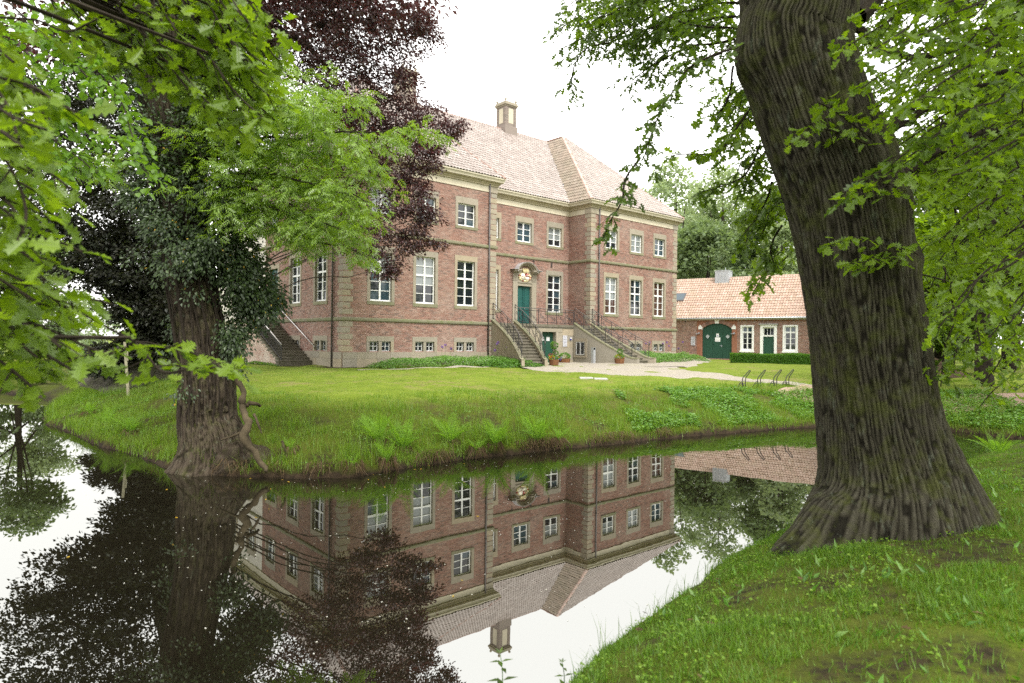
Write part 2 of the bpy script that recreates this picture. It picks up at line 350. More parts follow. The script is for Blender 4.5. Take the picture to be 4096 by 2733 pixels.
patch = t.ramp(t.math('MULTIPLY', t.noise(.55, 5), t.noise(3.1, 6)), [(.26, (0, 0, 0)), (.36, (.75,) * 3)])
farm = t.ramp(t.math('MULTIPLY', sep.outputs[1], .04), [(.60, (0, 0, 0)), (.85, (1, 1, 1))])
lawn = t.mix(t.math('MULTIPLY', patch, farm), lawn, (.17, .15, .055))
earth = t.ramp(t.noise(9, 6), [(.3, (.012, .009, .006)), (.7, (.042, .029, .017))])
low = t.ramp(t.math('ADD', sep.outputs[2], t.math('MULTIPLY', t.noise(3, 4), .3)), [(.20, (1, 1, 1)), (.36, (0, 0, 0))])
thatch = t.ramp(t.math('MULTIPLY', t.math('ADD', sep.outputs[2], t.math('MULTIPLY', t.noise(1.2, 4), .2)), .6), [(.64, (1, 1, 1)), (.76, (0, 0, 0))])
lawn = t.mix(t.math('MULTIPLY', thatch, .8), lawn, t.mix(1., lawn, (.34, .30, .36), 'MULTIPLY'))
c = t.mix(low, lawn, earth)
bare = t.ramp(t.math('MULTIPLY', t.noise(1.3, 6, rough=.7), t.noise(4.5, 4)), [(.30, (0, 0, 0)), (.40, (.7,) * 3)])
near_ = t.ramp(t.math('MULTIPLY', sep.outputs[1], .04), [(.40, (1, 1, 1)), (.62, (0, 0, 0))])
c = t.mix(t.math('MULTIPLY', bare, near_), c, earth)
ba = t.n('Attribute', attribute_name='bare'); c = t.mix(t.math('MULTIPLY', ba.outputs['Fac'], t.ramp(t.noise(11, 5), [(.35, (.15,) * 3), (.6, (.95,) * 3)])), c, earth)
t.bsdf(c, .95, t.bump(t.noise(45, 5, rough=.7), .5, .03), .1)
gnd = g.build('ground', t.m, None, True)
_d, _n = shore(GX, GY); _b = np.clip((.345 - fbm2(GX * 1.6, GY * 1.6, 3)) * 9, 0, 1) * np.where(_n > .5, 1, np.clip(1.4 - _d / 3, 0, 1))
_a = gnd.data.attributes.new('bare', 'FLOAT', 'POINT'); _a.data.foreach_set('value', _b.astype(np.float32).ravel())
tag(gnd, 'green lawn sloping down to the moat on both banks', 'ground', kind='structure')
# water
t = NT('water')
wn = t.noise(1.2, 3, t.pos((1, 1.0, 1))); wn2 = t.noise(.35, 2)
nrm = t.bump(t.math('ADD', t.math('MULTIPLY', wn, .35), wn2), .10, .012)
fr = t.n('Fresnel', IOR=4.3); t.set(fr.inputs['Normal'], nrm)
gl = t.n('BsdfGlossy', Roughness=0.0); gl.inputs['Color'].default_value = (.92, .93, .90, 1); t.set(gl.inputs['Normal'], nrm)
df = t.n('BsdfDiffuse'); df.inputs['Color'].default_value = (.010, .0085, .005, 1)
mx = t.n('MixShader'); t.set(mx.inputs[0], fr.outputs[0]); t.set(mx.inputs[1], df); t.set(mx.inputs[2], gl); t.t.links.new(mx.outputs[0], t.out.inputs[0])
wm = MB(); wm.add([(-64, 0, 0), (18.5, 0, 0), (18.5, 46, 0), (-64, 46, 0)], np.array([(0, 1, 2, 3)]))
wtr = wm.build('water', t.m); tag(wtr, 'still dark moat water mirroring the brick house and trees', 'water', kind='structure')
# gravel
t = NT('gravel'); n = t.noise(22, 7, rough=.8); n2 = t.noise(1.0, 6)
c = t.ramp(n, [(.3, (.15, .128, .10)), (.5, (.28, .25, .205)), (.7, (.42, .385, .33))]); c = t.mix(t.ramp(n2, [(.5, (0, 0, 0)), (.8, (.5,) * 3)]), c, (.28, .27, .14))
t.bsdf(c, .95, t.bump(n, .8, .03), .15); M['gravel'] = t.m
t = NT('sandy_path'); c = t.ramp(t.noise(14, 7, rough=.75), [(.3, (.24, .16, .12)), (.7, (.42, .31, .25))]); t.bsdf(c, .95, t.bump(t.noise(30, 5), .5, .02), .1); M['sand'] = t.m
def strip(name, A, B, mat, label, n=60, m=14, lift=.02, seed=0):
    A = spline(A, n); B = spline(B, n); k = np.linspace(0, 1, m)
    P = A[:, None] * (1 - k)[None, :, None] + B[:, None] * k[None, :, None]
    wob = (fbm2(np.arange(n) * .45 + seed, np.zeros(n) + seed, 3) - .45) * .55
    P[:, 0] += (unit(A - B) * wob[:, None]); P[:, -1] += (unit(B - A) * wob[::-1, None])
    Z = ground(P[..., 0], P[..., 1]) + lift
    ed = np.zeros((n, m)); ed[:, 0] = ed[:, -1] = 1; Z = Z - ed * (lift + .05)
    V = np.concatenate([P, Z[..., None]], -1); i = (np.arange(n - 1)[:, None] * m + np.arange(m - 1)[None]).ravel()
    b = MB(); b.add(V.reshape(-1, 3), np.stack([i, i + 1, i + m + 1, i + m], -1))
    o = b.build(name, mat, None, True); tag(o, label, 'path', kind='structure'); return o
# house frame --------------------------------------------------------------------
H0 = np.array([-8.3964, 32.7942]); TH = .7158
EU = np.array([math.cos(TH), math.sin(TH)]); EN = np.array([-math.sin(TH), math.cos(TH)])
def HP(u, v, z=0.0):
    q = H0 + np.asarray(u, float)[..., None] * EU + np.asarray(v, float)[..., None] * EN if np.ndim(u) or np.ndim(v) else H0 + u * EU + v * EN
    if np.ndim(q) == 1: return np.array([q[0], q[1], z])
    return np.concatenate([q, np.broadcast_to(np.asarray(z, float), q.shape[:-1])[..., None]], -1)
WL, WC, DC = 9.763, 8.30, 2.05; WT = 2 * WL + WC; MID = WL + WC / 2
Z0, ZP, ZS1, ZS2, ZF, ZE, ZR = 1.48, 2.14, 3.87, 8.37, 11.50, 12.32, 19.32
fc = lambda u, v: tuple(HP(u, v)[:2])
strip('gravel_forecourt', [fc(9.9, -1.0), fc(14, -.35), fc(17.4, -.35), fc(20.5, -4.2), (9.35, 37.4), (9.2, 34.2), (10.2, 30.2), (11.4, 27.6), (13.2, 25.9)],
      [gpt(1222, 851), gpt(1300, 854), gpt(1400, 859), gpt(1500, 864), gpt(1590, 869), gpt(1650, 872), gpt(1720, 877), gpt(1800, 883), gpt(1875, 889)], M['gravel'], 'pale gravel forecourt spreading in front of the stone stairs', 100, 34, .03)
strip('gravel_path', [(12.0, 27.0), (13.4, 26.0), (15.0, 24.6), (17, 23.8), (24, 23.4), (40, 24)], [(9.6, 24.9), (11.5, 23.5), (13.6, 22.6), (16.2, 22.0), (24, 21.4), (40, 21.4)], M['sand'], 'sandy path running along the moat behind the big oak', 60, 10, .045, 5)
strip('gate_path', [(10.3, 37.8), (12.9, 44), (15.4, 51), (16.6, 55.1)], [(6.9, 37.5), (9.4, 44), (12.6, 51.5), (14.2, 57.2)], M['gravel'], 'gravel path leading up to the green arched gate', 40, 8, .045, 9)
strip('house_margin', [fc(-.6, -2.55), fc(3, -2.75), fc(7, -2.85), fc(9.6, -3.2)], [fc(-.6, -2.8), fc(3, -3.15), fc(7, -3.3), fc(10.1, -4.3)], M['gravel'], 'thin gravel edging between flower bed and lawn', 40, 4, .03, 3)
strip('earth_margin', [fc(-2.3, 2.6), fc(-1.2, 1.0), fc(-.2, -.3), fc(1.6, -.5)], [fc(-.1, 2.8), fc(-.05, 1.2), fc(.1, 0.1), fc(1.6, 0.1)], M['soil'], 'bare brown earth at the foot of the side stair', 30, 5, .02, 4)
# ================================================================ the manor house
class FR:
    def __init__(s, o, a, out): s.o = np.array(o[:2], float); s.a = np.array(a, float); s.out = np.array(out, float)
    def p(s, t, d, z):
        t, d, z = np.broadcast_arrays(np.asarray(t, float), np.asarray(d, float), np.asarray(z, float))
        q = s.o + t[..., None] * s.a + d[..., None] * s.out
        return np.concatenate([q, z[..., None]], -1)
def bx(mb, fr, s0, s1, d0, d1, z0, z1):
    return mb.hexa(fr.p([s0, s1, s1, s0, s0, s1, s1, s0], [d0, d0, d1, d1, d0, d0, d1, d1], [z0, z0, z0, z0, z1, z1, z1, z1]))
def part(name, mat, parent, fr, *boxes, **kw):
    b = MB()
    for q in boxes: bx(b, fr, *q)
    return b.build(name, mat, parent, **kw)
F_L = FR(HP(0, 0), EU, -EN); F_C = FR(HP(WL, DC), EU, -EN); F_R = FR(HP(WL + WC, 0), EU, -EN); F_S = FR(HP(0, 0), EN, -EU)
F_IR = FR(HP(WL + WC, 0), EN, -EU); F_IL = FR(HP(WL, 0), EN, EU); F_E = FR(HP(WT, 0), EN, EU); F_B = FR(HP(0, 19), EU, EN)
house = empty('manor_house', HP(MID, 6, Z0), 'large two winged brick manor house with sandstone quoins and hipped tile roof', 'house')
# ---- walls: mortar backing with openings, bricks laid on it
def cuts(L, z0, z1, ops):
    us = sorted({0, L} | {x for o in ops for x in o[:2] if 0 < x < L}); zs = sorted({z0, z1} | {x for o in ops for x in o[2:] if z0 < x < z1})
    for i in range(len(us) - 1):
        for j in range(len(zs) - 1):
            cu, cz = (us[i] + us[i + 1]) / 2, (zs[j] + zs[j + 1]) / 2
            if not any(o[0] < cu < o[1] and o[2] < cz < o[3] for o in ops): yield us[i], us[i + 1], zs[j], zs[j + 1]
CH, BLEN = .0665, .245
def lay(fr, L, z0, z1, ops, holes):
    """bricks of one wall as an array (s0, s1, z0, z1, proud)"""
    out = []
    for k in range(int((z1 - z0) / CH)):
        za = z0 + k * CH; zb = za + CH - .011; zm = (za + zb) / 2
        seg = [(0.0, L)]
        for o in holes:
            if o[2] + .02 < zm < o[3] - .02:
                ns = []
                for a, b in seg:
                    if o[0] + .04 > a and o[0] + .04 < b: ns.append((a, o[0] + .04))
                    elif a >= o[1] - .04 or b <= o[0] + .04: ns.append((a, b)); continue
                    if o[1] - .04 < b and o[1] - .04 > a: ns.append((o[1] - .04, b))
                seg = ns
        off = (k % 2) * BLEN / 2 + (k % 3) * .011
        for a, b in seg:
            s = np.concatenate([[a], np.arange(math.ceil((a - off) / BLEN + .15) * BLEN + off, b - .05, BLEN), [b]])
            out.append(np.stack([s[:-1], s[1:] - .010, np.full(len(s) - 1, za), np.full(len(s) - 1, zb)], -1))
    A = np.concatenate(out); A = A[A[:, 1] - A[:, 0] > .03]
    return np.concatenate([A, (.010 + .010 * rng.random(len(A)))[:, None]], 1)
def brick_mesh(mb, fr, A):
    n = len(A); s0, s1, z0, z1, d = A.T
    V = np.stack([fr.p(s0, 0, z0), fr.p(s1, 0, z0), fr.p(s1, 0, z1), fr.p(s0, 0, z1), fr.p(s0, d, z0), fr.p(s1, d, z0), fr.p(s1, d, z1), fr.p(s0, d, z1)], 1).reshape(-1, 3)
    F = np.array([(4, 5, 6, 7), (0, 1, 5, 4), (1, 2, 6, 5), (2, 3, 7, 6), (3, 0, 4, 7)]); F = (F[None] + 8 * np.arange(n)[:, None, None]).reshape(-1, 4)
    mb.add(V, F)
ub = MB(); ub.box(0, 1, 0, 1, 0, 1); UNIT_BRICK = ub.mesh('brick'); UNIT_BRICK.materials.append(M['brick'])
def fr_matrix(fr, s0, d0, z0, ls, ld, lz):
    p = fr.p(s0, d0, z0)
    return Matrix(((fr.a[0] * ls, fr.out[0] * ld, 0, p[0]), (fr.a[1] * ls, fr.out[1] * ld, 0, p[1]), (0, 0, lz, p[2]), (0, 0, 0, 1)))
def wall(fr, L, z0, z1, ops, holes, parent, singles=None, mat='brick', bricks=True, thick=.3, name='wall'):
    b = MB()
    for a, c, e, f in cuts(L, z0, z1, ops): b.add(fr.p([a, c, c, a], 0, [e, e, f, f]), np.array([(0, 1, 2, 3)]))
    wl = b.build(name, M['mortar'], parent)
    if bricks:
        A = lay(fr, L, z0 + .01, z1, ops, holes)
        if singles is not None:
            k = singles(A)
            for r in A[k]: inst('brick', UNIT_BRICK, fr_matrix(fr, r[0], 0, r[2], r[1] - r[0], r[4] + .006, r[3] - r[2]), wl)
            A = A[~k]
        b = MB(); brick_mesh(b, fr, A); o = b.build('brickwork', M[mat], wl, kind='stuff')
    return wl
WX = [1.32, 4.05, 6.785]; WW = 1.60
def rects(xs, w=WW): return [(x, x + w) for x in xs]
TALL, UPP, BAS = (4.57, 7.60), (9.12, 10.92), (2.14, 2.95)
def holes_for(xs, kinds=(TALL, UPP, BAS)): return [(a, b, k[0], k[1]) for k in kinds for a, b in rects(xs)]
JB = .18
def inner(h):
    u0, u1, z0, z1 = h
    top = .30 if z1 - z0 > 2.5 else (.36 if z1 - z0 > 1.5 else .26)
    bot = .18 if z1 - z0 > 2.5 else (.16 if z1 - z0 > 1.5 else .0)
    return (u0 + JB, u1 - JB, z0 + bot, z1 - top)
def ptag(o): return o
def window(fr, h, parent, seed=0, grow=0.0, bars=False):
    """stone surround, white casement with glazing bars, panes"""
    r = random.Random(seed); u0, u1, z0, z1 = h; a, b, c, d = inner(h); mid = fr.p((u0 + u1) / 2, 0, z0)
    w = empty('window', mid, parent=parent)
    lint = part('lintel', M['sandstone'], w, fr, (u0, u1, -.24, .035, d, z1))
    if c > z0: part('sill', M['moss_stone'], w, fr, (u0, u1, -.24, .045, z0, c))
    part('jamb', M['sandstone'], w, fr, (u0, a, -.24, .033, c, d)); part('jamb', M['sandstone'], w, fr, (b, u1, -.24, .033, c, d))
    if c == z0: pass
    lights = [(a, b)]
    if z1 - z0 < 1.2:
        m = (a + b) / 2; part('mullion', M['sandstone'], w, fr, (m - .09, m + .09, -.24, .02, c, d)); lights = [(a, m - .09), (m + .09, b)]
    for (p, q) in lights:
        D0, D1 = -.17, -.11; fw = .055
        bs = [(p, q, D0, D1, c + .003, c + fw + .03), (p, q, D0, D1, d - fw, d - .002), (p, p + fw, D0, D1, c + fw + .03, d - fw), (q - fw, q, D0, D1, c + fw + .03, d - fw)]
        if c > z0: bs.append((p - .01, q + .01, D1, D1 + .05, c - .01, c + .05))
        part('window_frame', M['white'], w, fr, *bs)
        m = (p + q) / 2; mw = .05 if len(lights) == 1 else .018
        zb, zt = c + fw + .03, d - fw
        part('centre_post', M['white'], w, fr, (m - mw, m + mw, D0, D1 + .012, zb, zt))
        if z1 - z0 > 2.5:
            zt0 = zb + (zt - zb) * .585; part('transom', M['white'], w, fr, (p + fw, m - mw, D0, D1 + .02, zt0, zt0 + .10), (m + mw, q - fw, D0, D1 + .02, zt0, zt0 + .10))
            rows = [(zb, zt0, 3), (zt0 + .10, zt, 2)]
        elif z1 - z0 > 1.5: rows = [(zb, zt, 3)]
        else: rows = [(zb, zt, 2)]
        tone = r.choice(['glass', 'glass', 'glass', 'glass_blue']) if fr is not F_R or r.random() < .4 else 'glass_warm'; nb = r.choice([0, 0, 0, 1, 2]) if z1 - z0 > 1.2 else 0; done = 0
        for (e, f, k) in rows:
            for (x0, x1) in ((p + fw, m - mw), (m + mw, q - fw)):
                hh = (f - e) / k
                for j in range(k):
                    za, zc = e + j * hh + (.016 if j else 0), e + (j + 1) * hh - (.016 if j < k - 1 else 0)
                    g = tone if r.random() < .75 else ('glass_blue' if x0 > m else 'glass')
                    if nb and zc > zt - nb * .55: g = 'glass_blind'
                    part('pane', M[g], w, fr, (x0, x1, -.158, -.15, za, zc))
                    if j: part('glazing_bar', M['white'], w, fr, (x0, x1, D0 + .005, D1 - .005, e + j * hh - .016, e + j * hh + .016))
        if z1 - z0 < 1.2:
            for j in range(5):
                x = p + (q - p) * (j + .5) / 5; b2 = MB(); b2.tube(fr.p([x, x], [-.04, -.04], [c, d]), .009, 5); b2.build('iron_bar', M['iron'], w)
    return w
hl = holes_for(WX); hr = holes_for(WX)
CX = [10.25 - WL, 13.06 - WL, 15.87 - WL]
hc = [(a, b, *UPP) for a, b in rects(CX, 1.62)] + [(CX[0], CX[0] + 1.62, 4.60, 7.60), (CX[2], CX[2] + 1.64, 4.60, 7.60)]
DOORC = (13.30 - WL, 14.52 - WL, ZS1, 6.40)
SX = [1.64, 4.88]
hs = [(a, b, k[0], k[1]) for k in (TALL, UPP) for a, b in rects(SX, 1.7)] + [(1.62, 3.32, *BAS), (4.95, 6.55, *BAS)] + [(a, b, k[0], k[1]) for k in (TALL, UPP) for a, b in rects([11.3, 14.6], 1.7)] + [(8.1, 9.7, *UPP)]
DOORS_ = (8.2, 9.5, ZS1, 6.9)
ops = lambda hh, extra=(): [inner(h) for h in hh] + list(extra)
wallL = wall(F_L, WL, Z0 - .3, ZF + .02, ops(hl), hl, house, singles=lambda A: (lambda key: key <= np.sort(key)[299])(np.where((A[:, 2] > ZP + .1) & (A[:, 1] - A[:, 0] > .2), A[:, 0] * .9 + abs(A[:, 2] - 3.2), 99)))
wall(F_C, WC, Z0 - .3, ZF + .02, ops(hc, [DOORC]), hc + [(12.9 - WL, 14.92 - WL, ZS1, 7.4)], house)
wall(F_R, WL, Z0 - .3, ZF + .02, ops(hr), hr, house)
wall(F_S, 19, Z0 - .3, ZF + .02, ops(hs, [DOORS_]), hs + [(8.0, 9.7, ZS1, 7.1), (10.2, 19.1, 0, 20)], house)
wall(F_IR, DC, Z0 - .3, ZF + .02, [], [], house); wall(F_IL, DC, Z0 - .3, ZF + .02, [], [], house)
wall(F_E, 19, Z0 - .3, ZF + .02, [], [], house, bricks=False); wall(F_B, WT, Z0 - .3, ZF + .02, [], [], house, bricks=False)
for k, h in enumerate(hl): window(F_L, h, house, k)
for k, h in enumerate(hr): window(F_R, h, house, 40 + k)
for k, h in enumerate(hc): window(F_C, h, house, 80 + k)
for k, h in enumerate(hs): window(F_S, h, house, 120 + k)
# ---- swept mouldings round the house
OUT = [(0, 19), (0, 0), (WL, 0), (WL, DC), (WL + WC, DC), (WL + WC, 0), (WT, 0), (WT, 19)]
def offs(d):
    P = np.array(OUT, float); R = []
    for k in range(len(P)):
        n = np.zeros(2)
        for a, b in ((k - 1, k), (k, k + 1)):
            if 0 <= a and b < len(P):
                t = (P[b] - P[a]) / np.linalg.norm(P[b] - P[a]); n += np.array([t[1], -t[0]])
        R.append(P[k] + n * d)
    return np.array(R)
def sweep(name, mat, prof, parent=None, lo=0, hi=8):
    rows = []
    for d, z in prof:
        q = offs(d)[lo:hi]; rows.append(HP(q[:, 0], q[:, 1], z))
    V = np.array(rows); m, n = V.shape[:2]; b = MB()
    i = (np.arange(m - 1)[:, None] * n + np.arange(n - 1)[None]).ravel()
    b.add(V.reshape(-1, 3), np.stack([i, i + 1, i + n + 1, i + n], -1)); return b.build(name, mat, parent or house)
sweep('string_course', M['moss_stone'], [(0, 3.68), (.07, 3.70), (.09, 3.74), (.09, 3.84), (.07, 3.87), (0, 3.89)])
sweep('string_course', M['moss_stone'], [(0, 8.18), (.07, 8.20), (.09, 8.24), (.09, 8.35), (.07, 8.37), (0, 8.39)])
sweep('frieze', M['cream'], [(0, 11.48), (.05, 11.48), (.05, 11.54), (.035, 11.55), (.035, 11.84), (0, 11.84)])
cor = sweep('cornice', M['cornice_tan'], [(0, 11.845), (.10, 11.845), (.10, 11.90), (.16, 11.96), (.18, 12.02), (.28, 12.05), (.28, 12.09)])
sweep('eaves_gutter', M['cream'], [(.15, 12.092), (.32, 12.092), (.33, 12.15), (.36, 12.22), (.40, 12.26), (.40, 12.34), (.34, 12.34), (.34, 12.27), (.2, 12.27)], cor)
# ---- plinth stones, quoins
def row(fr, L, z0, z1, a, seed, proud, gaps=()):
    r = random.Random(seed); s = a
    while s < L - .15:
        l = r.uniform(.7, 1.3); e = min(L, s + l)
        if L - e < .35: e = L
        if not any(q0 < (s + e) / 2 < q1 for q0, q1 in gaps): part('plinth_stone', M['sandstone'], house, fr, (s + .005, e - .005, -.05, proud + r.uniform(0, .012), z0, z1 - .008))
        s = e
for fr, L, sd in ((F_L, WL, 1), (F_R, WL, 2), (F_S, 8, 3), (F_IR, DC, 5), (F_C, WC, 6)):
    a = 0 if fr is not F_S else .0
    row(fr, L, Z0 - .3, 1.80, a, sd, .065); row(fr, L, 1.80, ZP, a, sd + 20, .055)
def quoin(u, v, su, sv):
    """su, sv: directions from the corner into the two walls"""
    q = empty('quoin', HP(u, v, ZP), parent=house); n = 30; h = (ZF - ZP - .02) / n
    for k in range(n):
        z = ZP + k * h
        if z + h * .5 > 3.66 and z + h * .5 < 3.9 or 8.16 < z + h * .5 < 8.4: continue
        a, b = ((.54, .36), (.40, .52))[k % 2]; b_ = MB(); o = .024 + .005 * random.random()
        x0, x1 = sorted((u - su * o, u + su * a)); y0, y1 = sorted((v - sv * o, v + sv * b))
        c = .02
        V = []
        for (zz, e) in ((z + .012, c), (z + .012 + c, 0), (z + h - .012 - c, 0), (z + h - .012, c)):
            X0, X1 = (x0 + e, x1) if su > 0 else (x0, x1 - e); Y0, Y1 = (y0 + e, y1) if sv > 0 else (y0, y1 - e)
            V += [HP(X0, Y0, zz), HP(X1, Y0, zz), HP(X1, Y1, zz), HP(X0, Y1, zz)]
        F = [(3, 2, 1, 0), (12, 13, 14, 15)] + [(4 * l + i, 4 * l + (i + 1) % 4, 4 * l + 4 + (i + 1) % 4, 4 * l + 4 + i) for l in range(3) for i in range(4)]
        b_.add(V, F); b_.build('quoin_stone', M['sandstone'], q)
    part('quoin_capital', M['sandstone'], q, FR(HP(u, v), EU * su, EN * sv), (-.06, .56, -.06, .54, ZF - .02, ZF + .32))
quoin(0, 0, 1, 1); quoin(WL, 0, -1, 1); quoin(WL + WC, 0, 1, 1); quoin(WT, 0, -1, 1)
# ---- downpipes
for fr, s in ((F_L, 9.20), (F_R, .76), (F_S, .95)):
    b = MB(); b.tube(fr.p([s] * 2, [.10] * 2, [Z0 - .1, 11.95]), .05, 8)
    if fr is F_S: b.v[0][:, 2] = np.where(b.v[0][:, 2] > 8, 12.0, b.v[0][:, 2])
    o = b.build('downpipe', M['pipe'], house, True)
    for z in (2.4, 4.6, 6.6, 8.8, 10.8):
        b = MB(); b.tube(fr.p([s] * 2, [.10] * 2, [z, z + .05]), .062, 8); b.build('pipe_clip', M['pipe'], o)
# ---- side door
def door(fr, h, parent, mat, stone, panels=2):
    u0, u1, z0, z1 = h; dr = empty('door', fr.p((u0 + u1) / 2, 0, z0), parent=parent)
    part('jamb', stone, dr, fr, (u0 - .22, u0, -.25, .04, z0, z1)); part('jamb', stone, dr, fr, (u1, u1 + .22, -.25, .04, z0, z1)); part('lintel', stone, dr, fr, (u0 - .22, u1 + .22, -.25, .045, z1, z1 + .26))
    m = (u0 + u1) / 2
    for a, b in ((u0, m - .004), (m + .004, u1)):
        lf = part('door_leaf', mat, dr, fr, (a, b, -.19, -.13, z0, z1))
        for e, f in ((.04, .32), (.36, .96)):
            za, zb = z0 + (z1 - z0) * e, z0 + (z1 - z0) * f
            part('door_panel', mat, lf, fr, (a + .09, b - .09, -.13, -.115, za, zb)); part('panel_field', mat, lf, fr, (a + .14, b - .14, -.115, -.10, za + .05, zb - .05))
    part('door_post', mat, dr, fr, (m - .025, m + .025, -.13, -.095, z0, z1))
    b = MB(); b.tube(fr.p([m + .06, m + .06, m + .15], [-.13, -.06, -.06], [z0 + 1.05] * 3), .012, 6); b.build('door_handle', M['steel'], dr)
    return dr
sd = door(F_S, (8.2, 9.5, ZS1, 6.9), house, M['door_green'], M['sandstone'])
# ---- main portal
pt = door(F_C, DOORC, house, M['door_green'], M['stone_pale'])
pf = F_C; c0 = 13.91 - WL; PD = .08
for sg in (-1, 1):
    x = c0 + sg * .83; pil = part('pilaster', M['stone_pale'], pt, pf, (x - .20, x + .20, .002, PD, ZS1, 6.62))
    part('pilaster_base', M['stone_pale'], pt, pf, (x - .23, x + .23, .002, PD + .03, ZS1, ZS1 + .25))
    for k in range(4): part('flute', M['stone_pale'], pt, pf, (x - .17 + k * .09, x - .17 + k * .09 + .055, PD, PD + .03, 6.72, 7.18))
    part('console', M['stone_pale'], pt, pf, (x - .20, x + .20, .002, PD, 6.62, 7.2))
    part('impost', M['stone_pale'], pt, pf, (x - .24, x + .24, .002, .16, 7.2, 7.27), (x - .28, x + .28, .002, .30, 7.27, 7.36), (x - .31, x + .31, .002, .38, 7.36, 7.44))
part('architrave', M['stone_pale'], pt, pf, (DOORC[0] - .3, DOORC[1] + .3, .002, .06, 6.66, 6.76), (c0 - .63, c0 + .63, .002, .09, 6.60, 6.65))
part('tympanum', M['stone_pale'], pt, pf, (c0 - .62, c0 + .62, .002, .03, 6.76, 7.5))
def arch(name, mat, r0, r1, d0, d1, zc, a0=0., a1=180., k=24):
    b = MB(); th = np.radians(np.linspace(a0, a1, k)); R = []
    for rr, dd in ((r0, d0), (r1, d0), (r1, d1), (r0, d1)): R.append(pf.p(c0 + rr * np.cos(th), dd, zc + rr * np.sin(th) * .72))
    V = np.stack(R, 1).reshape(-1, 3); F = [(4 * i + j, 4 * i + (j + 1) % 4, 4 * i + 4 + (j + 1) % 4, 4 * i + 4 + j) for i in range(k - 1) for j in range(4)] + [(0, 1, 2, 3), (4 * k - 4, 4 * k - 3, 4 * k - 2, 4 * k - 1)]
    b.add(V, F); return b.build(name, mat, pt)
arch('pediment_arch', M['stone_pale'], .60, .70, .003, .16, 7.30); arch('pediment_arch', M['stone_pale'], .70, .80, .003, .27, 7.30); arch('pediment_arch', M['stone_pale'], .80, .88, .003, .38, 7.30); arch('pediment_cover', M['lead'], .88, .905, .003, .41, 7.30)
for sg in (-1, 1):
    b = MB(); x0, x1 = c0 + sg * .84, c0 + sg * 1.26
    b.add(pf.p([x0, x1, x1, x0], [.0, .0, .45, .45], [7.50, 7.42, 7.42, 7.50]), np.array([(0, 1, 2, 3)])); b.add(pf.p([x0, x1, x1, x0], [.0, .0, .45, .45], [7.445, 7.40, 7.40, 7.445]), np.array([(3, 2, 1, 0)]))
    b.add(pf.p([x0, x1, x1, x0], [.45] * 4, [7.445, 7.40, 7.42, 7.50]), np.array([(0, 1, 2, 3)])); b.build('pediment_cover', M['lead'], pt)
# coat of arms
ca = empty('coat_of_arms', pf.p(c0, .04, 6.8), parent=pt)
def disc(cx, cz, rx, rz, d0, d1, name, mat, k=20, dome=.03, half=None):
    b = MB(); th = np.linspace(0, 2 * math.pi, k, endpoint=False); cs, sn = np.cos(th), np.sin(th)
    if half == 'low': sn = np.minimum(sn, 0.0)
    if half == 'up': sn = np.maximum(sn, 0.0)
    V = np.concatenate([pf.p(cx + rx * cs, d0, cz + rz * sn), pf.p(cx + rx * cs, d1, cz + rz * sn), pf.p([cx], d1 + dome, [cz])])
    b.add(V, [(i, (i + 1) % k, k + (i + 1) % k, k + i) for i in range(k)] + [(k + i, k + (i + 1) % k, 2 * k) for i in range(k)]); return b.build(name, mat, ca, True)
rr = random.Random(5)
for k in range(22):
    a = math.pi * 2 * k / 22; disc(c0 + .47 * math.cos(a) * rr.uniform(.9, 1.05), 6.98 + .26 * math.sin(a), rr.uniform(.06, .1), rr.uniform(.045, .08), .03, .09, 'mantling', M['gold'] if k % 5 else M['arms_red'], 8, .04)
disc(c0 - .19, 7.0, .19, .25, .04, .11, 'shield', M['arms_white']); disc(c0 + .19, 7.0, .19, .25, .04, .11, 'shield', M['arms_white'], half='low'); disc(c0 + .19, 7.0, .19, .25, .04, .11, 'shield', M['arms_red'], half='up')
for k in range(3): disc(c0 - .28 + k * .09, 7.02 - k * .02, .03, .018, .12, .15, 'shield_charge', M['arms_red'], 8, .01)
for k in range(2): disc(c0 + .13 + k * .12, 7.09, .035, .04, .12, .15, 'shield_charge', M['arms_white'], 8, .01)
part('crown', M['gold'], ca, pf, (c0 - .22, c0 + .22, .04, .16, 7.29, 7.36), (c0 - .26, c0 + .26, .04, .18, 7.36, 7.43))
for k in range(5): disc(c0 - .22 + k * .11, 7.48 + (.02 if k == 2 else 0), .045, .06, .05, .14, 'crown_point', M['gold'], 8, .02)
# iron date on the wall
dig = {'1': [[(-.05, .08), (0, .14), (0, -.14)]], '7': [[(-.07, .10), (-.05, .14), (.06, .14), (.02, -.02), (.0, -.14)]],
       '2': [[(-.08, .07), (-.05, .13), (.02, .14), (.06, .08), (.03, -.0), (-.07, -.13), (.09, -.13)]], '8': [[(.0, .0), (-.05, .05), (-.04, .12), (.02, .14), (.06, .09), (.03, .03), (-.05, -.04), (-.06, -.1), (-.0, -.14), (.06, -.1), (.05, -.04), (0, 0)]]}
for ch, u in zip('1728', (11.38, 13.03, 14.69, 16.36)):
    b = MB()
    for L_ in dig[ch]:
        q = np.array(L_) * 1.0; q = spline(np.c_[q, np.zeros(len(q))], 26) if ch in '28' else np.c_[q, np.zeros(len(q))]
        b.tube(F_C.p(u - WL + q[:, 0], .045, 7.99 + q[:, 1]), .018, 6)
    b.build('iron_numeral', M['iron'], house)
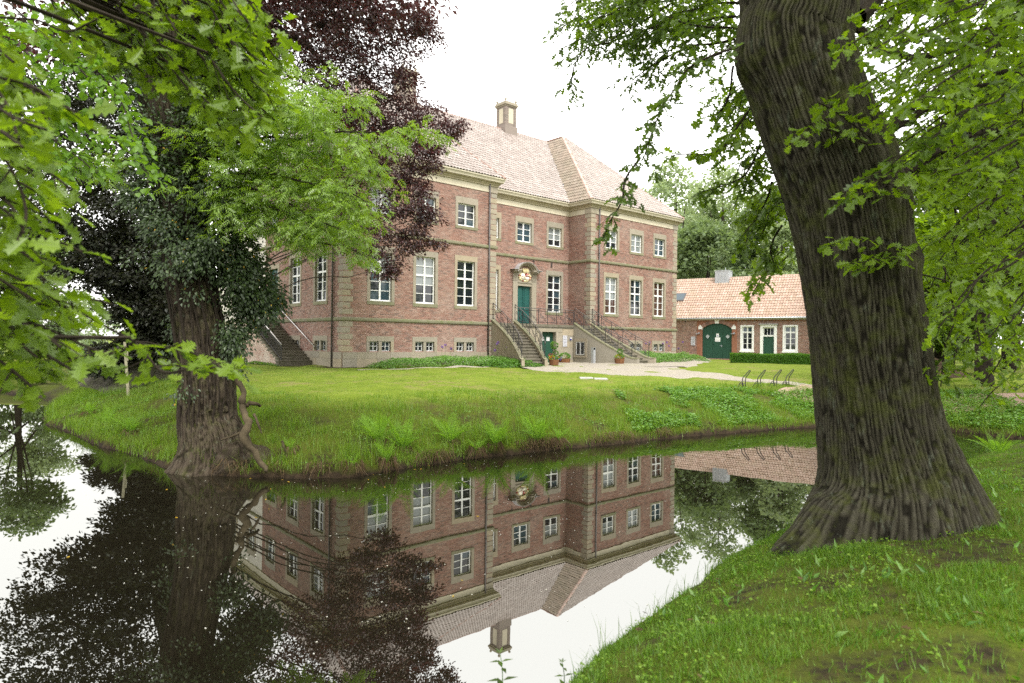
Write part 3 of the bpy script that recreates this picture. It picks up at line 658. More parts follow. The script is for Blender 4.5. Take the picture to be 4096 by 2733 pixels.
# ---- roof
OV = .36
roof = empty('roof', HP(MID, 8, ZE), parent=house)
def hp3(u, v, z): return np.array(HP(u, v, z))
apL, apR = hp3(WL / 2, 7.6, ZR), hp3(WT - WL / 2, 7.6, ZR); jL, jR = hp3(WL / 2, 9.53, ZR), hp3(WT - WL / 2, 9.53, ZR)
e = lambda u, v: hp3(u, v, ZE)
vL, vR = e(WL + OV, DC - OV), e(WL + WC - OV, DC - OV)
FACES = {'hipL': [e(-OV, -OV), e(WL + OV, -OV), apL], 'hipR': [e(WL + WC - OV, -OV), e(WT + OV, -OV), apR], 'main': [vL, vR, jR, jL],
         'inR': [e(WL + WC - OV, -OV), apR, jR, vR], 'inL': [e(WL + OV, -OV), vL, jL, apL],
         'outL': [e(-OV, -OV), apL, hp3(WL / 2, 11.5, ZR), e(-OV, 19 + OV)], 'outR': [e(WT + OV, -OV), e(WT + OV, 19 + OV), hp3(WT - WL / 2, 11.5, ZR), apR],
         'back': [e(-OV, 19 + OV), hp3(WL / 2, 11.5, ZR), hp3(WT - WL / 2, 11.5, ZR), e(WT + OV, 19 + OV)], 'flat': [jL, jR, hp3(WT - WL / 2, 11.5, ZR), hp3(WL / 2, 11.5, ZR)]}
def tile_mesh(name, mat, w=.215, l=.36):
    """one S-shaped pantile: x across, y up the slope, z out of the roof"""
    xs = np.linspace(0, w * 1.12, 7); t = xs / w; zc = .030 * np.sin(t * 2 * math.pi - .9) + .03
    V = []; 
    for y, lift in ((-.02, .035), (l, 0.0)): V += [(x, y, z + lift) for x, z in zip(xs, zc)]
    V += [(x, -.02, z + .015) for x, z in zip(xs, zc)]
    F = [(i, i + 1, 8 + i, 7 + i) for i in range(6)] + [(14 + i, 15 + i, i + 1, i) for i in range(6)]
    b = MB(); b.add(V, F); return b
def inside(P, poly):
    ins = np.zeros(len(P), bool); n = len(poly)
    for i in range(n):
        a, b = poly[i], poly[(i + 1) % n]; c = (a[1] > P[:, 1]) != (b[1] > P[:, 1]); dy = b[1] - a[1] if abs(b[1] - a[1]) > 1e-9 else 1e-9
        ins ^= c & (P[:, 0] < a[0] + (P[:, 1] - a[1]) / dy * (b[0] - a[0]))
    return ins
def tile_face(poly, A, B, mat, parent, nsingle, TW=.215, TL=.33):
    """cover the roof face with tiles; A->B is the eave"""
    poly = np.array(poly); A = np.array(A); a = unit(np.array(B) - A); n = unit(np.cross(poly[1] - poly[0], poly[2] - poly[0])); n = n if n[2] > 0 else -n
    s = unit(np.cross(n, a)); s = s if s[2] > 0 else -s
    P2 = np.stack([(poly - A) @ a, (poly - A) @ s], -1); lo, hi = P2.min(0), P2.max(0)
    X, Y = np.meshgrid(np.arange(lo[0], hi[0], TW), np.arange(0, hi[1], TL)); Q = np.stack([X.ravel(), Y.ravel()], -1)
    k = inside(Q + [TW / 2, TL * .5], P2); Q = Q[k]
    jit = (rng.random((len(Q), 3)) - .5) * [.012, .016, .010]
    org = A + (Q[:, :1] + jit[:, :1]) * a + (Q[:, 1:] + jit[:, 1:2]) * s + n * (.035 + jit[:, 2:])
    tm = tile_mesh('roof_tile', mat); TV = np.concatenate(tm.v); TF = np.concatenate(tm.f)
    R = np.stack([a, s, n], 0)
    me = None
    if nsingle:
        me = tm.mesh('roof_tile'); me.materials.append(mat)
        dist = np.linalg.norm(org - [0, 0, CAM_H], axis=1); o = np.argsort(dist); sel, rest = o[:nsingle], o[nsingle:]
        Mr = Matrix(((a[0], s[0], n[0]), (a[1], s[1], n[1]), (a[2], s[2], n[2]))).to_4x4()
        for q in org[sel]: inst('roof_tile', me, Matrix.Translation(Vector(q)) @ Mr, parent)
        org = org[rest]
    V = (org[:, None] + (TV @ R)[None]).reshape(-1, 3); F = (TF[None] + len(TV) * np.arange(len(org))[:, None, None]).reshape(-1, 4)
    b = MB(); b.add(V, F); o = b.build('roof_tiles', mat, parent, kind='stuff')
    b = MB(); b.add(poly - n * .01, [tuple(range(len(poly)))]); b.build('roof_board', M['tile_dark'], parent)
tile_face(FACES['hipL'], FACES['hipL'][0], FACES['hipL'][1], M['tile'], roof, 0)
tile_face(FACES['hipR'], FACES['hipR'][0], FACES['hipR'][1], M['tile'], roof, 100)
tile_face(FACES['main'], vL, vR, M['tile'], roof, 150)
tile_face(FACES['inR'], e(WL + WC - OV, DC - OV), e(WL + WC - OV, -OV), M['tile_mossy'], roof, 50)
tile_face(FACES['outL'], e(-OV, 19 + OV), e(-OV, -OV), M['tile'], roof, 0)
for k in ('inL', 'outR', 'back', 'flat'):
    b = MB(); b.add(FACES[k], [tuple(range(len(FACES[k])))]); b.build('roof_slope', M['tile'], roof)
def caps(p, q, mat, parent, name='ridge_tile', r=.12, l=.36, drop=.02):
    p, q = np.array(p), np.array(q); L = np.linalg.norm(q - p); n = max(1, int(L / l)); a = unit(q - p); s = unit(np.cross(a, [0, 0, 1])); u = np.cross(s, a)
    th = np.linspace(0, math.pi, 7); V = []
    for t, rr in ((0, r * 1.12), (l * 1.06, r)): V += [(t, rr * math.cos(x), rr * math.sin(x) - drop) for x in th]
    b = MB(); b.add(V, [(i, i + 1, 8 + i, 7 + i) for i in range(6)] + [tuple(range(7))]); me = b.mesh(name); me.materials.append(mat)
    R_ = Matrix(((a[0], s[0], u[0]), (a[1], s[1], u[1]), (a[2], s[2], u[2]))).to_4x4()
    for i in range(n): inst(name, me, Matrix.Translation(Vector(p + a * (i * L / n))) @ R_, parent)
caps(jL, jR, M['tile_dark'], roof); caps(jR, apR, M['tile_dark'], roof); caps(e(WL + WC - OV, -OV), apR, M['tile_pale'], roof); caps(e(WT + OV, -OV), apR, M['tile_dark'], roof); caps(e(WL + OV, -OV), apL, M['tile_dark'], roof); caps(e(-OV, -OV), apL, M['tile_dark'], roof); caps(jL, apL, M['tile_dark'], roof)
b = MB(); dv = unit(jR - vR); sv = unit(np.cross(dv, [0, 0, 1])); b.add([vR + sv * .13 + [0, 0, .11], vR - sv * .13 + [0, 0, .11], jR - sv * .13 + [0, 0, .11], jR + sv * .13 + [0, 0, .11]], np.array([(0, 1, 2, 3)])); b.build('valley_flashing', M['zinc'], roof)
# chimneys
M['chimney_brick'] = mat_pieces('chimney_brick', [(.27, .22, .19), (.33, .27, .235), (.24, .2, .175), (.36, .31, .27)], stain=(.2, .18, .15), samt=.6, sscale=3)
def chimney(uc, vc):
    ch = empty('chimney', HP(uc, vc, ZR - 1), parent=roof); fr = FR(HP(uc, vc), EU, EN); h = .54
    part('chimney_base', M['chimney_brick'], ch, fr, (-h - .08, h + .08, -h - .08, h + .08, ZR - 1.6, ZR + .25))
    part('chimney_shaft', M['chimney_brick'], ch, fr, (-h, h, -h, h, ZR + .25, ZR + 1.75))
    for k in range(22):
        z = ZR + .27 + k * .067
        for sx in (-1, 1):
            for sy in (-1, 1): part('corner_brick', M['chimney_brick'], ch, fr, tuple(sorted((sx * (h - .2 - .05 * (k % 2)), sx * (h + .02)))) + tuple(sorted((sy * (h - .2 - .05 * ((k + 1) % 2)), sy * (h + .02)))) + (z, z + .056))
    for d, q in ((0, 1), (1, 1), (0, -1), (1, -1)):
        bb = (-.24, .24) + tuple(sorted((q * h, q * (h + .012)))) if d == 0 else tuple(sorted((q * h, q * (h + .012)))) + (-.24, .24)
        part('plaster_panel', M['cream'], ch, fr, bb + (ZR + .45, ZR + 1.6))
    part('chimney_cap', M['stone_pale'], ch, fr, (-h - .06, h + .06, -h - .06, h + .06, ZR + 1.75, ZR + 1.85), (-h - .14, h + .14, -h - .14, h + .14, ZR + 1.85, ZR + 1.97), (-h - .08, h + .08, -h - .08, h + .08, ZR + 1.97, ZR + 2.1))
    for sx in (-1, 1):
        for sy in (-1, 1):
            b = MB(); c = fr.p(sx * (h - .02), sy * (h - .02), ZR + 2.1); b.lathe([(.0, 0), (.05, 0), (.04, .05), (.08, .1), (.1, .16), (.08, .22), (.0, .26)], c, 8); b.build('ball_finial', M['stone_pale'], ch, True)
chimney(18.55, 9.53); chimney(27.83 - 18.55, 9.53)
# ================================================================ the double stair in the court
stair = empty('entrance_stair', HP(MID, -1, Z0), 'mossy double stone stair with scrolled iron railings before the portal', 'staircase')
VF, VT = -3.90, -.05; NS = 14; RISE = (ZS1 - Z0) / NS; TRD = (VT - VF) / (NS - 1)
U_IN = lambda t: 16.42 + 1.15 * t ** 2; U_OUT = lambda t: 18.13 + 1.14 * t ** 2
def mirror(u, side): return u if side > 0 else 2 * MID - u
CW = .22
def zslope(t): return ZS1 - (ZS1 - Z0 - RISE) * t
for side in (-1, 1):
    fl = empty('stair_flight', HP(mirror(17.3, side), -2, Z0), parent=stair)
    for k in range(1, NS):
        va, vb = VT - (k - 1) * TRD, VT - k * TRD; ta, tb = (VT - va) / (VT - VF), (VT - vb) / (VT - VF); z = ZS1 - k * RISE
        b = MB()
        for (y0, y1, z0, z1, tt) in ((va + .02, vb, z - .32, z - .055, .0), (va + .02, vb - .035, z - .055, z, .0)):
            c = [(mirror(U_IN(ta) + CW - .02, side), y0), (mirror(U_OUT(ta) + .02, side), y0), (mirror(U_OUT(tb) + .02, side), y1), (mirror(U_IN(tb) + CW - .02, side), y1)]
            b.hexa([HP(u, v, z0) for u, v in c] + [HP(u, v, z1) for u, v in c])
        b.build('step', M['step_stone'], fl)
    for nm, UF, sg in (('cheek_wall', U_IN, 1), ('cheek_wall', U_OUT, 1)):
        tt = np.linspace(0, 1.09, 18); V = []; C = []
        for t in tt:
            u0 = UF(t); u1 = u0 + CW; v = VT + (VF - VT) * t; zt = max(zslope(min(t, 1.06)) + .10, Z0 + .28)
            u0, u1 = mirror(u0, side), mirror(u1, side)
            V += [HP(u0, v, Z0 - .3), HP(u1, v, Z0 - .3), HP(u1, v, zt), HP(u0, v, zt)]
            a0, a1 = (u0 - .02, u1 + .02) if u0 < u1 else (u0 + .02, u1 - .02)
            C += [HP(a0, v, zt + .003), HP(a1, v, zt + .003), HP(a1, v, zt + .085), HP(a0, v, zt + .085)]
        n = len(tt); F = [(4 * i + j, 4 * i + (j + 1) % 4, 4 * i + 4 + (j + 1) % 4, 4 * i + 4 + j) for i in range(n - 1) for j in range(4)] + [(0, 1, 2, 3), (4 * n - 4, 4 * n - 3, 4 * n - 2, 4 * n - 1)]
        b = MB(); b.add(V, F); b.build(nm, M['sandstone'], fl); b = MB(); b.add(C, F); b.build('coping', M['moss_stone'], fl)
# landing
ld = empty('landing', HP(MID, .5, Z0), parent=stair)
F_LD = FR(HP(0, VT), EU, -EN)      # s = u, d outwards
part('landing_slab', M['step_stone'], ld, F_LD, (WL + .03, WL + WC - .03, -2.05, -.02, ZS1 - .16, ZS1), (11.40, 16.43, -.02, .05, ZS1 - .16, ZS1), (11.40, 16.43, -.02, .025, ZS1 - .24, ZS1 - .163))
DU = (13.58, 14.82, Z0, 3.40); rr = random.Random(8); z = Z0 - .3
for k, hgt in enumerate((.42, .40, .40, .40, .38, .34)):
    z1 = min(z + hgt, ZS1 - .245) if k < 5 else ZS1 - .242; s = 11.42
    while s < 16.40:
        e_ = min(16.42, s + rr.uniform(.55, 1.05)); e_ = 16.42 if 16.42 - e_ < .3 else e_
        for a, c in ([(s, e_)] if (z + .05 > DU[3] or e_ <= DU[0] - .2 or s >= DU[1] + .2) else ([(s, min(e_, DU[0] - .2))] if s < DU[0] - .25 else []) + ([(max(s, DU[1] + .2), e_)] if e_ > DU[1] + .25 else [])):
            part('wall_stone', M['sandstone'], ld, F_LD, (a + .004, c - .004, -.3, rr.uniform(-.008, .008), z + .004, z1))
        s = e_
    z = z1
ud = empty('door', F_LD.p(14.2, 0, Z0), parent=ld)
part('jamb', M['sandstone'], ud, F_LD, (DU[0] - .2, DU[0], -.4, .02, Z0 - .1, DU[3])); part('jamb', M['sandstone'], ud, F_LD, (DU[1], DU[1] + .2, -.4, .02, Z0 - .1, DU[3])); part('lintel', M['sandstone'], ud, F_LD, (DU[0] - .45, DU[1] + .5, -.4, .025, DU[3], ZS1 - .25))
for k in range(6): part('door_plank', M['gate_green'], ud, F_LD, (DU[0] + k * .2067 + .002, DU[0] + (k + 1) * .2067 - .002, -.34, -.29 + .004 * (k % 2), Z0 - .05, DU[3]))
# signs (things of their own, hung on door and wall)
def text(body, size, p, fr, parent, mat, name='lettering', align='CENTER'):
    c = bpy.data.curves.new(name, 'FONT'); c.body = body; c.size = size; c.align_x = align; c.align_y = 'CENTER'; c.extrude = .001; c.materials.append(mat)
    tmp = bpy.data.objects.new(name, c); COL.objects.link(tmp); bpy.context.view_layer.update()
    me = bpy.data.meshes.new_from_object(tmp.evaluated_get(bpy.context.evaluated_depsgraph_get())); bpy.data.objects.remove(tmp)
    if not me.materials: me.materials.append(mat)
    o = bpy.data.objects.new(name, me); COL.objects.link(o); o.parent = parent
    x = Vector((fr.a[0], fr.a[1], 0)); zz = Vector((fr.out[0], fr.out[1], 0)); y = Vector((0, 0, 1))
    if x.cross(y).dot(zz) < 0: x = -x
    o.matrix_local = Matrix.Translation(Vector(np.array(p) - base(parent))) @ Matrix((x, y, zz)).transposed().to_4x4(); reg(o, p); return o
def sign(name, fr, s0, s1, d, z0, z1, mat, label, lines, cat='sign', thick=.012):
    r = empty(name, fr.p((s0 + s1) / 2, d, z0), label, cat)
    part('panel', mat, r, fr, (s0, s1, d, d + thick, z0, z1))
    for (body, size, z, m) in lines: text(body, size, fr.p((s0 + s1) / 2, d + thick + .002, z), fr, r, M[m])
    return r
sign('entrance_sign', F_LD, 13.60, 14.00, -.285, 2.84, 3.07, M['paper'], 'white sign lettered EINGANG on the green undercroft door', [('EINGANG', .085, 2.955, 'ink')], thick=.008)
sign('paper_notice', F_LD, 14.24, 14.52, -.285, 2.83, 3.07, M['paper'], 'blank looking white paper notice on the green undercroft door', [], 'notice', .006)
def museum_sign(fr, s0, s1, d, z0, z1, label):
    w = s1 - s0; h = z1 - z0; r = sign('metal_sign', fr, s0, s1, d, z0, z1, M['plate'], label, [])
    rr = random.Random(3)
    for f, hh, ww in ((.93, .03, .75), (.83, .025, .15), (.79, .03, .55), (.72, .012, .8), (.63, .04, .78), (.55, .01, .6), (.42, .045, .72), (.33, .04, .45), (.22, .01, .6), (.12, .04, .7)):
        n = max(2, int(ww * 12)); 
        for k in range(n):
            x0 = s0 + w * (.5 - ww / 2 + ww * k / n); part('printed_mark', M['ink'], r, fr, (x0, x0 + w * ww / n * rr.uniform(.55, .85), d + .0125, d + .0135, z0 + h * f - h * hh * .4, z0 + h * f + h * hh * .4))
    return r
museum_sign(F_LD, 15.43, 15.81, .012, 2.47, 3.19, 'tall grey metal sign with small dark print on the sandstone landing wall')
bl = empty('door_bell', F_LD.p(16.13, .01, 2.93), 'small blue and white bell box on the sandstone landing wall', 'bell')
part('bell_box', M['blue'], bl, F_LD, (16.07, 16.19, .012, .06, 2.90, 2.99)); part('bell_cover', M['paper'], bl, F_LD, (16.07, 16.19, .012, .07, 2.992, 3.06))
# window in the right cheek wall
F_CK = FR(HP(16.42, -.05), -EN, -EU)
cw_ = empty('cellar_window', F_CK.p(.65, 0, 1.95), parent=stair)
part('window_frame', M['white'], cw_, F_CK, (.25, 1.05, .01, .03, 1.95, 2.0), (.25, 1.05, .01, .03, 2.75, 2.80), (.25, .32, .01, .03, 2.0, 2.75), (.98, 1.05, .01, .03, 2.0, 2.75), (.61, .69, .01, .035, 2.0, 2.75))
part('window_surround', M['sandstone'], cw_, F_CK, (.05, .25, .004, .05, 1.9, 2.8), (1.05, 1.25, .004, .05, 1.9, 2.8), (.05, 1.25, .004, .05, 2.8, 3.02), (.05, 1.25, .004, .05, 1.78, 1.9))
for j in range(3):
    for i in range(4):
        x = (.32, .47, .69, .84)[i]; part('pane', M['glass'], cw_, F_CK, (x + .01, x + .135, .006, .016, 2.0 + j * .25 + .012, 2.25 + j * .25 - .012))
for k in range(7):
    b = MB(); x = .28 + k * .125; b.tube(F_CK.p([x, x], [.045] * 2, [1.92, 2.82]), .009, 5); b.build('iron_bar', M['iron'], cw_)
# iron railings
def scroll(P, x0, x1, n, h0=.14, h1=.72):
    """S scrolls between two posts: P(x, h) gives the world point"""
    b = MB(); w = x1 - x0
    for fl in (0, 1):
        th = np.linspace(0, 1.9 * math.pi, 22); r = np.linspace(.05, .23, 22) 
        sx = (r * np.cos(th)); sy = r * np.sin(th) * .62
        cx, cy = (.30, .60) if not fl else (.70, .27)
        s = 1 if not fl else -1
        q = np.stack([cx + s * sx, cy + s * sy], 1)
        tail = np.array([[cx + s * .26, cy - s * .10], [.5, .43], [cx + s * .14 + (.12 if not fl else -.12), cy - s * .34]])
        q = np.concatenate([q, tail])
        b.tube([P(x0 + w * min(max(a, .03), .97), h0 + (h1 - h0) * c) for a, c in q], .014, 4)
        th = np.linspace(0, 1.6 * math.pi, 14); r = np.linspace(.03, .13, 14); q = np.stack([(.22 if fl else .78) + r * np.cos(th + 1), (.80 if fl else .14) + .6 * r * np.sin(th + 1)], 1)
        b.tube([P(x0 + w * min(max(a, .03), .97), h0 + (h1 - h0) * c) for a, c in q], .013, 4)
    return b
def railing(P, L, npost, parent, hand='steel', knob=True):
    r = empty('railing', P(L / 2, 0), parent=parent); xs = np.linspace(0, L, npost); fine = np.linspace(0, L, 24)
    b = MB(); b.tube([P(x, .95) for x in fine] + ([P(L + .06, .88), P(L + .04, .80)] if knob else []), .024, 6); b.build('handrail', M['pipe'], r, True)
    for h in (.10, .80): b = MB(); b.tube([P(x, h) for x in fine], .016, 4); b.build('rail_bar', M['iron'], r)
    for x in xs: b = MB(); b.tube([P(x, -.02), P(x, .97)], .021, 5); b.build('post', M['iron'], r)
    for x0, x1 in zip(xs[:-1], xs[1:]): scroll(P, x0, x1, 2).build('scrollwork', M['iron'], r)
    return r
RUN = VT - VF
for side in (-1, 1):
    for UF in (U_IN, U_OUT):
        def P(x, h, UF=UF, side=side):
            t = x / RUN; return HP(mirror(UF(t) + CW / 2, side), VT - x, max(zslope(min(t, 1.06)) + .185, Z0 + .36) + h)
        railing(P, RUN, 6, stair)
railing(lambda x, h: HP(11.65 + x, VT - .02, ZS1 + h + .02), 4.75, 7, stair, knob=False)
# ================================================================ side stair along the left wing
ss = empty('side_stair', HP(-1, 6, Z0), 'straight mossy stair with steel handrails climbing the side of the house', 'staircase')
NS2 = 15; R2 = (ZS1 - Z0) / NS2; T2 = .35; SV0, SVT = 3.3, 3.3 + (NS2 - 1) * .35; SW = 1.75
FS = F_S
for k in range(NS2):
    v = SV0 + k * T2; z = Z0 + (k + 1) * R2; wdt = SW + (.15 if k == 0 else 0)
    if k == NS2 - 1: break
    part('step', M['step_stone'], ss, FS, (v, v + T2 + .03, .10, wdt - .02, z - .34, z - .05), (v - .035, v + T2, .10, wdt + .04, z - .05, z))
part('landing_slab', M['step_stone'], ss, FS, (SVT, SVT + 3.1, .10, SW + .04, ZS1 - .16, ZS1))
FF = FR(HP(-SW, 0), EN, -EU)
b = MB(); tri = [(SV0 + .1, Z0 - .3), (SVT + 3.0, Z0 - .3), (SVT + 3.0, ZS1 - .17), (SVT + .1, ZS1 - .17)]
b.add(FF.p([q[0] for q in tri], -.03, [q[1] for q in tri]), [(0, 1, 2, 3)]); fk = b.build('flank_wall', M['mortar'], ss)
A = lay(FF, SVT + 3.0, Z0 - .2, ZS1 - .17, [], []); A = A[A[:, 0] > SV0]; zmax = Z0 + np.floor((A[:, 0] - SV0) / T2) * R2 - .02
A = A[(A[:, 3] < zmax + .06)]; A[:, 4] -= .012
b = MB(); fo = FR(HP(-SW + .02, 0), EN, -EU); brick_mesh(b, fo, A); b.build('brickwork', M['brick_pale'], fk, kind='stuff')
b = MB(); bx(b, FR(HP(0, SVT + 3.0), -EU, EN), .1, SW, -.05, .0, Z0 - .3, ZS1 - .17); b.build('end_wall', M['brick_pale'], ss)
SL = R2 / T2
def PS(u):
    def f(x, h): return FS.p(SV0 + .1 + x, u, Z0 + R2 + x * SL + h)
    return f
LR = SVT - SV0 - .1
rl = empty('railing', FS.p(5, SW, Z0), parent=ss); f = PS(SW - .06)
b = MB(); b.tube([f(0, .82), f(LR, .82)], .03, 8); b.build('handrail', M['steel'], rl, True)
for h in (.06, .70): b = MB(); b.tube([f(0, h), f(LR, h)], .012, 4); b.build('rail_bar', M['iron'], rl)
for k in range(30):
    x = LR * k / 29; b = MB(); b.tube([f(x, .06 if k % 6 else -.1), f(x, .70 if k % 6 else .82)], .013 if k % 6 else .018, 4); b.build('baluster', M['iron'], rl)
b = MB(); b.tube(FS.p([SVT, SVT + 3], [SW - .06] * 2, [ZS1 + .85] * 2), .02, 6); b.build('handrail', M['iron'], rl)
for k in range(16): x = SVT + 3 * k / 15; b = MB(); b.tube(FS.p([x, x], [SW - .06] * 2, [ZS1, ZS1 + .85]), .009, 4); b.build('baluster', M['iron'], rl)
f = PS(.12); b = MB(); b.tube([f(-.5, .95), f(LR - .2, .95)], .03, 8); b.build('wall_handrail', M['steel'], ss, True)
for x in (.2, 2.2, 4.2): b = MB(); b.tube([f(x, .95), f(x, .90), FS.p(SV0 + .1 + x, 0, Z0 + R2 + x * SL + .88)], .01, 5); b.build('rail_bracket', M['steel'], ss)
# ================================================================ the outbuilding
T2A = math.radians(-35); OA = np.array([math.cos(T2A), math.sin(T2A)]); OB = np.array([-math.sin(T2A), math.cos(T2A)])
FO = FR((14.12, 57.0), OA, -OB); OG = 1.48; OE, OR_ = 4.95, 8.50
ob = empty('outbuilding', FO.p(4, -3, OG), 'long low brick outbuilding with orange pantile roof and green arched gate', 'outbuilding')
GATE = (2.27, 4.74); gate_top = 4.47
WO = [(5.42, 6.50, 2.14, 4.31), (8.69, 9.81, 2.16, 4.31), (10.82, 11.92, 2.16, 4.31)]; DO = (6.98, 8.22, OG, 4.36)
O0 = -5.0; FO2 = FR(FO.p(O0, 0, 0), OA, -OB); LO = 18.5; sh = lambda h: (h[0] - O0, h[1] - O0, h[2], h[3])
inn = lambda h: (h[0] + .14, h[1] - .14, h[2] + .1, h[3] - .12)
wo = wall(FO2, LO, OG - .2, OE, [sh(inn(h)) for h in WO] + [sh((7.2, 8.05, OG, 4.14)), sh((GATE[0], GATE[1], OG - .1, 4.5))], [sh(h) for h in WO] + [sh(DO), sh((1.82, 5.16, OG - .2, OE))], ob)
FO3 = FR(FO.p(LO + O0, 0, 0), OB, OA); wall(FO3, 7, OG - .2, OE, [], [], ob, bricks=True)
b = MB(); b.add(np.concatenate([FO3.p([0, 7], 0, OE), FO3.p([3.5], 0, OR_)]), [(0, 1, 2)]); b.build('gable', M['brick'], ob)
FO4 = FR(FO.p(O0, -7, 0), OA, OB); wall(FO4, LO, OG - .2, OE, [], [], ob, bricks=False); FO5 = FR(FO.p(O0, 0, 0), OB, -OA); wall(FO5, 7, OG - .2, OE, [], [], ob, bricks=False)
# gate with smooth brick piers and arch
gt = empty('gate', FO.p(3.5, 0, OG), parent=ob)
for a, c in ((1.82, GATE[0]), (GATE[1], 5.16)): part('gate_pier', M['brick_smooth'] if 'brick_smooth' in M else M.setdefault('brick_smooth', mat_plain('brick_smooth', (.27, .12, .075), .85, .18, 3)), gt, FO, (a, c, -.25, .04, OG - .1, 3.98))
cx, hw = 3.505, 1.235; zsp = 4.02; rise = gate_top - zsp; RA = (hw * hw + rise * rise) / (2 * rise); zc = gate_top - RA; a0 = math.asin(hw / RA)
for k in range(36):
    t0 = -a0 + 2 * a0 * k / 36; t1 = -a0 + 2 * a0 * (k + 1) / 36 - .006
    if abs((t0 + t1) / 2) < a0 * .145: continue
    q = [(RA, t0), (RA, t1), (RA + .30, t1), (RA + .30, t0)]; b = MB()
    b.hexa(np.concatenate([FO.p([cx + r * math.sin(t) for r, t in q], -.2, [zc + r * math.cos(t) for r, t in q]), FO.p([cx + r * math.sin(t) for r, t in q], .05, [zc + r * math.cos(t) for r, t in q])]))
    b.build('arch_brick', M['brick'], gt)
b = MB(); q = [(-.16, gate_top - .01), (.16, gate_top - .01), (.20, OE - .15), (-.20, OE - .15)]; b.hexa(np.concatenate([FO.p([cx + x for x, z in q], -.2, [z for x, z in q]), FO.p([cx + x for x, z in q], .075, [z for x, z in q])])); b.build('keystone', M['white'], gt)
for sg in (-1, 1):
    b = MB(); q = [(hw - .02, 3.98), (hw + .33, 3.98), (hw + .33, 4.18), (hw + .17, 4.36), (hw - .02, 4.14)]
    V = np.concatenate([FO.p([cx + sg * x for x, z in q], -.2, [z for x, z in q]), FO.p([cx + sg * x for x, z in q], .07, [z for x, z in q])]); b.add(V, [tuple(range(5)), tuple(range(9, 4, -1))] + [(i, (i + 1) % 5, 5 + (i + 1) % 5, 5 + i) for i in range(5)]); b.build('impost_stone', M['white'], gt)
# spandrel fill around the arch
b = MB(); N = 24
for k in range(N):
    x0, x1 = 1.82 + (5.16 - 1.82) * k / N, 1.82 + (5.16 - 1.82) * (k + 1) / N
    fz = lambda x: zc + math.sqrt(max(RA ** 2 - (x - cx) ** 2, 0)) if abs(x - cx) < hw else 3.98
    za, zb = fz(x0), fz(x1); b.hexa(np.concatenate([FO.p([x0, x1, x1, x0], [-.24, -.24, .02, .02], [za, zb, zb, za]), FO.p([x0, x1, x1, x0], [-.24, -.24, .02, .02], OE - .02)]))
b.build('gate_spandrel', M['brick_smooth'], gt)
for a, c, w_ in ((GATE[0], 3.13, 0), (3.145, 3.955, .006), (3.97, GATE[1], 0)):
    n = 5 if a != 3.145 else 5
    for k in range(n):
        x0, x1 = a + (c - a) * k / n + .002, a + (c - a) * (k + 1) / n - .002; ft = lambda x: zc + math.sqrt(max(RA ** 2 - (x - cx) ** 2, .0)) + .05
        b = MB(); V = FO.p([x0, x1, x1, x0] * 2, [-.14, -.14, -.10 + w_, -.10 + w_] * 2, [OG - .05] * 4 + [ft(x0), ft(x1), ft(x1), ft(x0)]); b.hexa(V); b.build('gate_plank', M['gate_green'], gt)
for s_ in (2.70, 4.37):
    r = .2; b = MB(); pts = [(s_ - r, 3.38), (s_, 3.38 - r * 1.05), (s_ + r, 3.38), (s_, 3.38 + r * 1.05)]
    for i_ in range(4):
        p_, q_ = pts[i_], pts[(i_ + 1) % 4]; b.tube(FO.p([p_[0], q_[0]], -.085, [p_[1], q_[1]]), .022, 4)
    fr_ = b.build('diamond_frame', M['gate_green'], gt); b = MB(); b.add(FO.p([p_[0] for p_ in pts], -.088, [p_[1] for p_ in pts]), np.array([(0, 1, 2, 3)])); b.build('pane', M['blind'], fr_)
b = MB(); b.tube(FO.p([3.88, 3.88, 3.76], [-.10, -.04, -.04], [2.62] * 3), .014, 6); bx(b, FO, 3.86, 3.91, -.096, -.085, 2.5, 2.68); b.build('gate_handle', M['lampgrey'], gt)
part('gate_sill', M['brick'], gt, FO, (1.95, 5.05, -.1, .16, OG - .1, OG + .07))
pn = sign('paper_notice', FO, 3.42, 3.64, -.09, 3.33, 3.62, M['paper'], 'upright white notice with round blue badge on the arched gate', [], 'notice', .006)
b = MB(); th = np.linspace(0, 2 * math.pi, 16, endpoint=False); b.add(FO.p(3.53 + .06 * np.cos(th), -.082, 3.43 + .06 * np.sin(th)), [tuple(range(16))]); b.build('badge', M['blue'], pn)
b = MB(); b.add(FO.p(3.52 + .028 * np.cos(th), -.080, 3.42 + .028 * np.sin(th)), [tuple(range(16))]); b.build('badge_mark', M['paper'], pn)
pn = sign('paper_notice', FO, 3.32, 3.76, -.09, 2.96, 3.30, M['paper'], 'wide white notice with a brown line, lower one on the arched gate', [], 'notice', .006); part('brown_line', mat_plain('brown_line', (.35, .22, .15), .7), pn, FO, (3.34, 3.75, -.083, -.082, 3.06, 3.08))
museum_sign(FO, 1.31, 1.68, .03, 2.62, 3.36, 'grey metal sign on the brick wall beside the arched gate')
for s_ in (1.95, 4.88):
    lp = empty('wall_lamp', FO.p(s_, 0, 3.55), parent=ob); b = MB(); b.tube(FO.p([s_ + .12, s_ + .1, s_], [.03, .14, .16], [3.62, 3.70, 3.66]), .03, 6); b.build('lamp_arm', M['lampgrey'], lp); part('lamp_head', M['lampgrey'], lp, FO, (s_ - .16, s_ + .12, .06, .24, 3.58, 3.63))
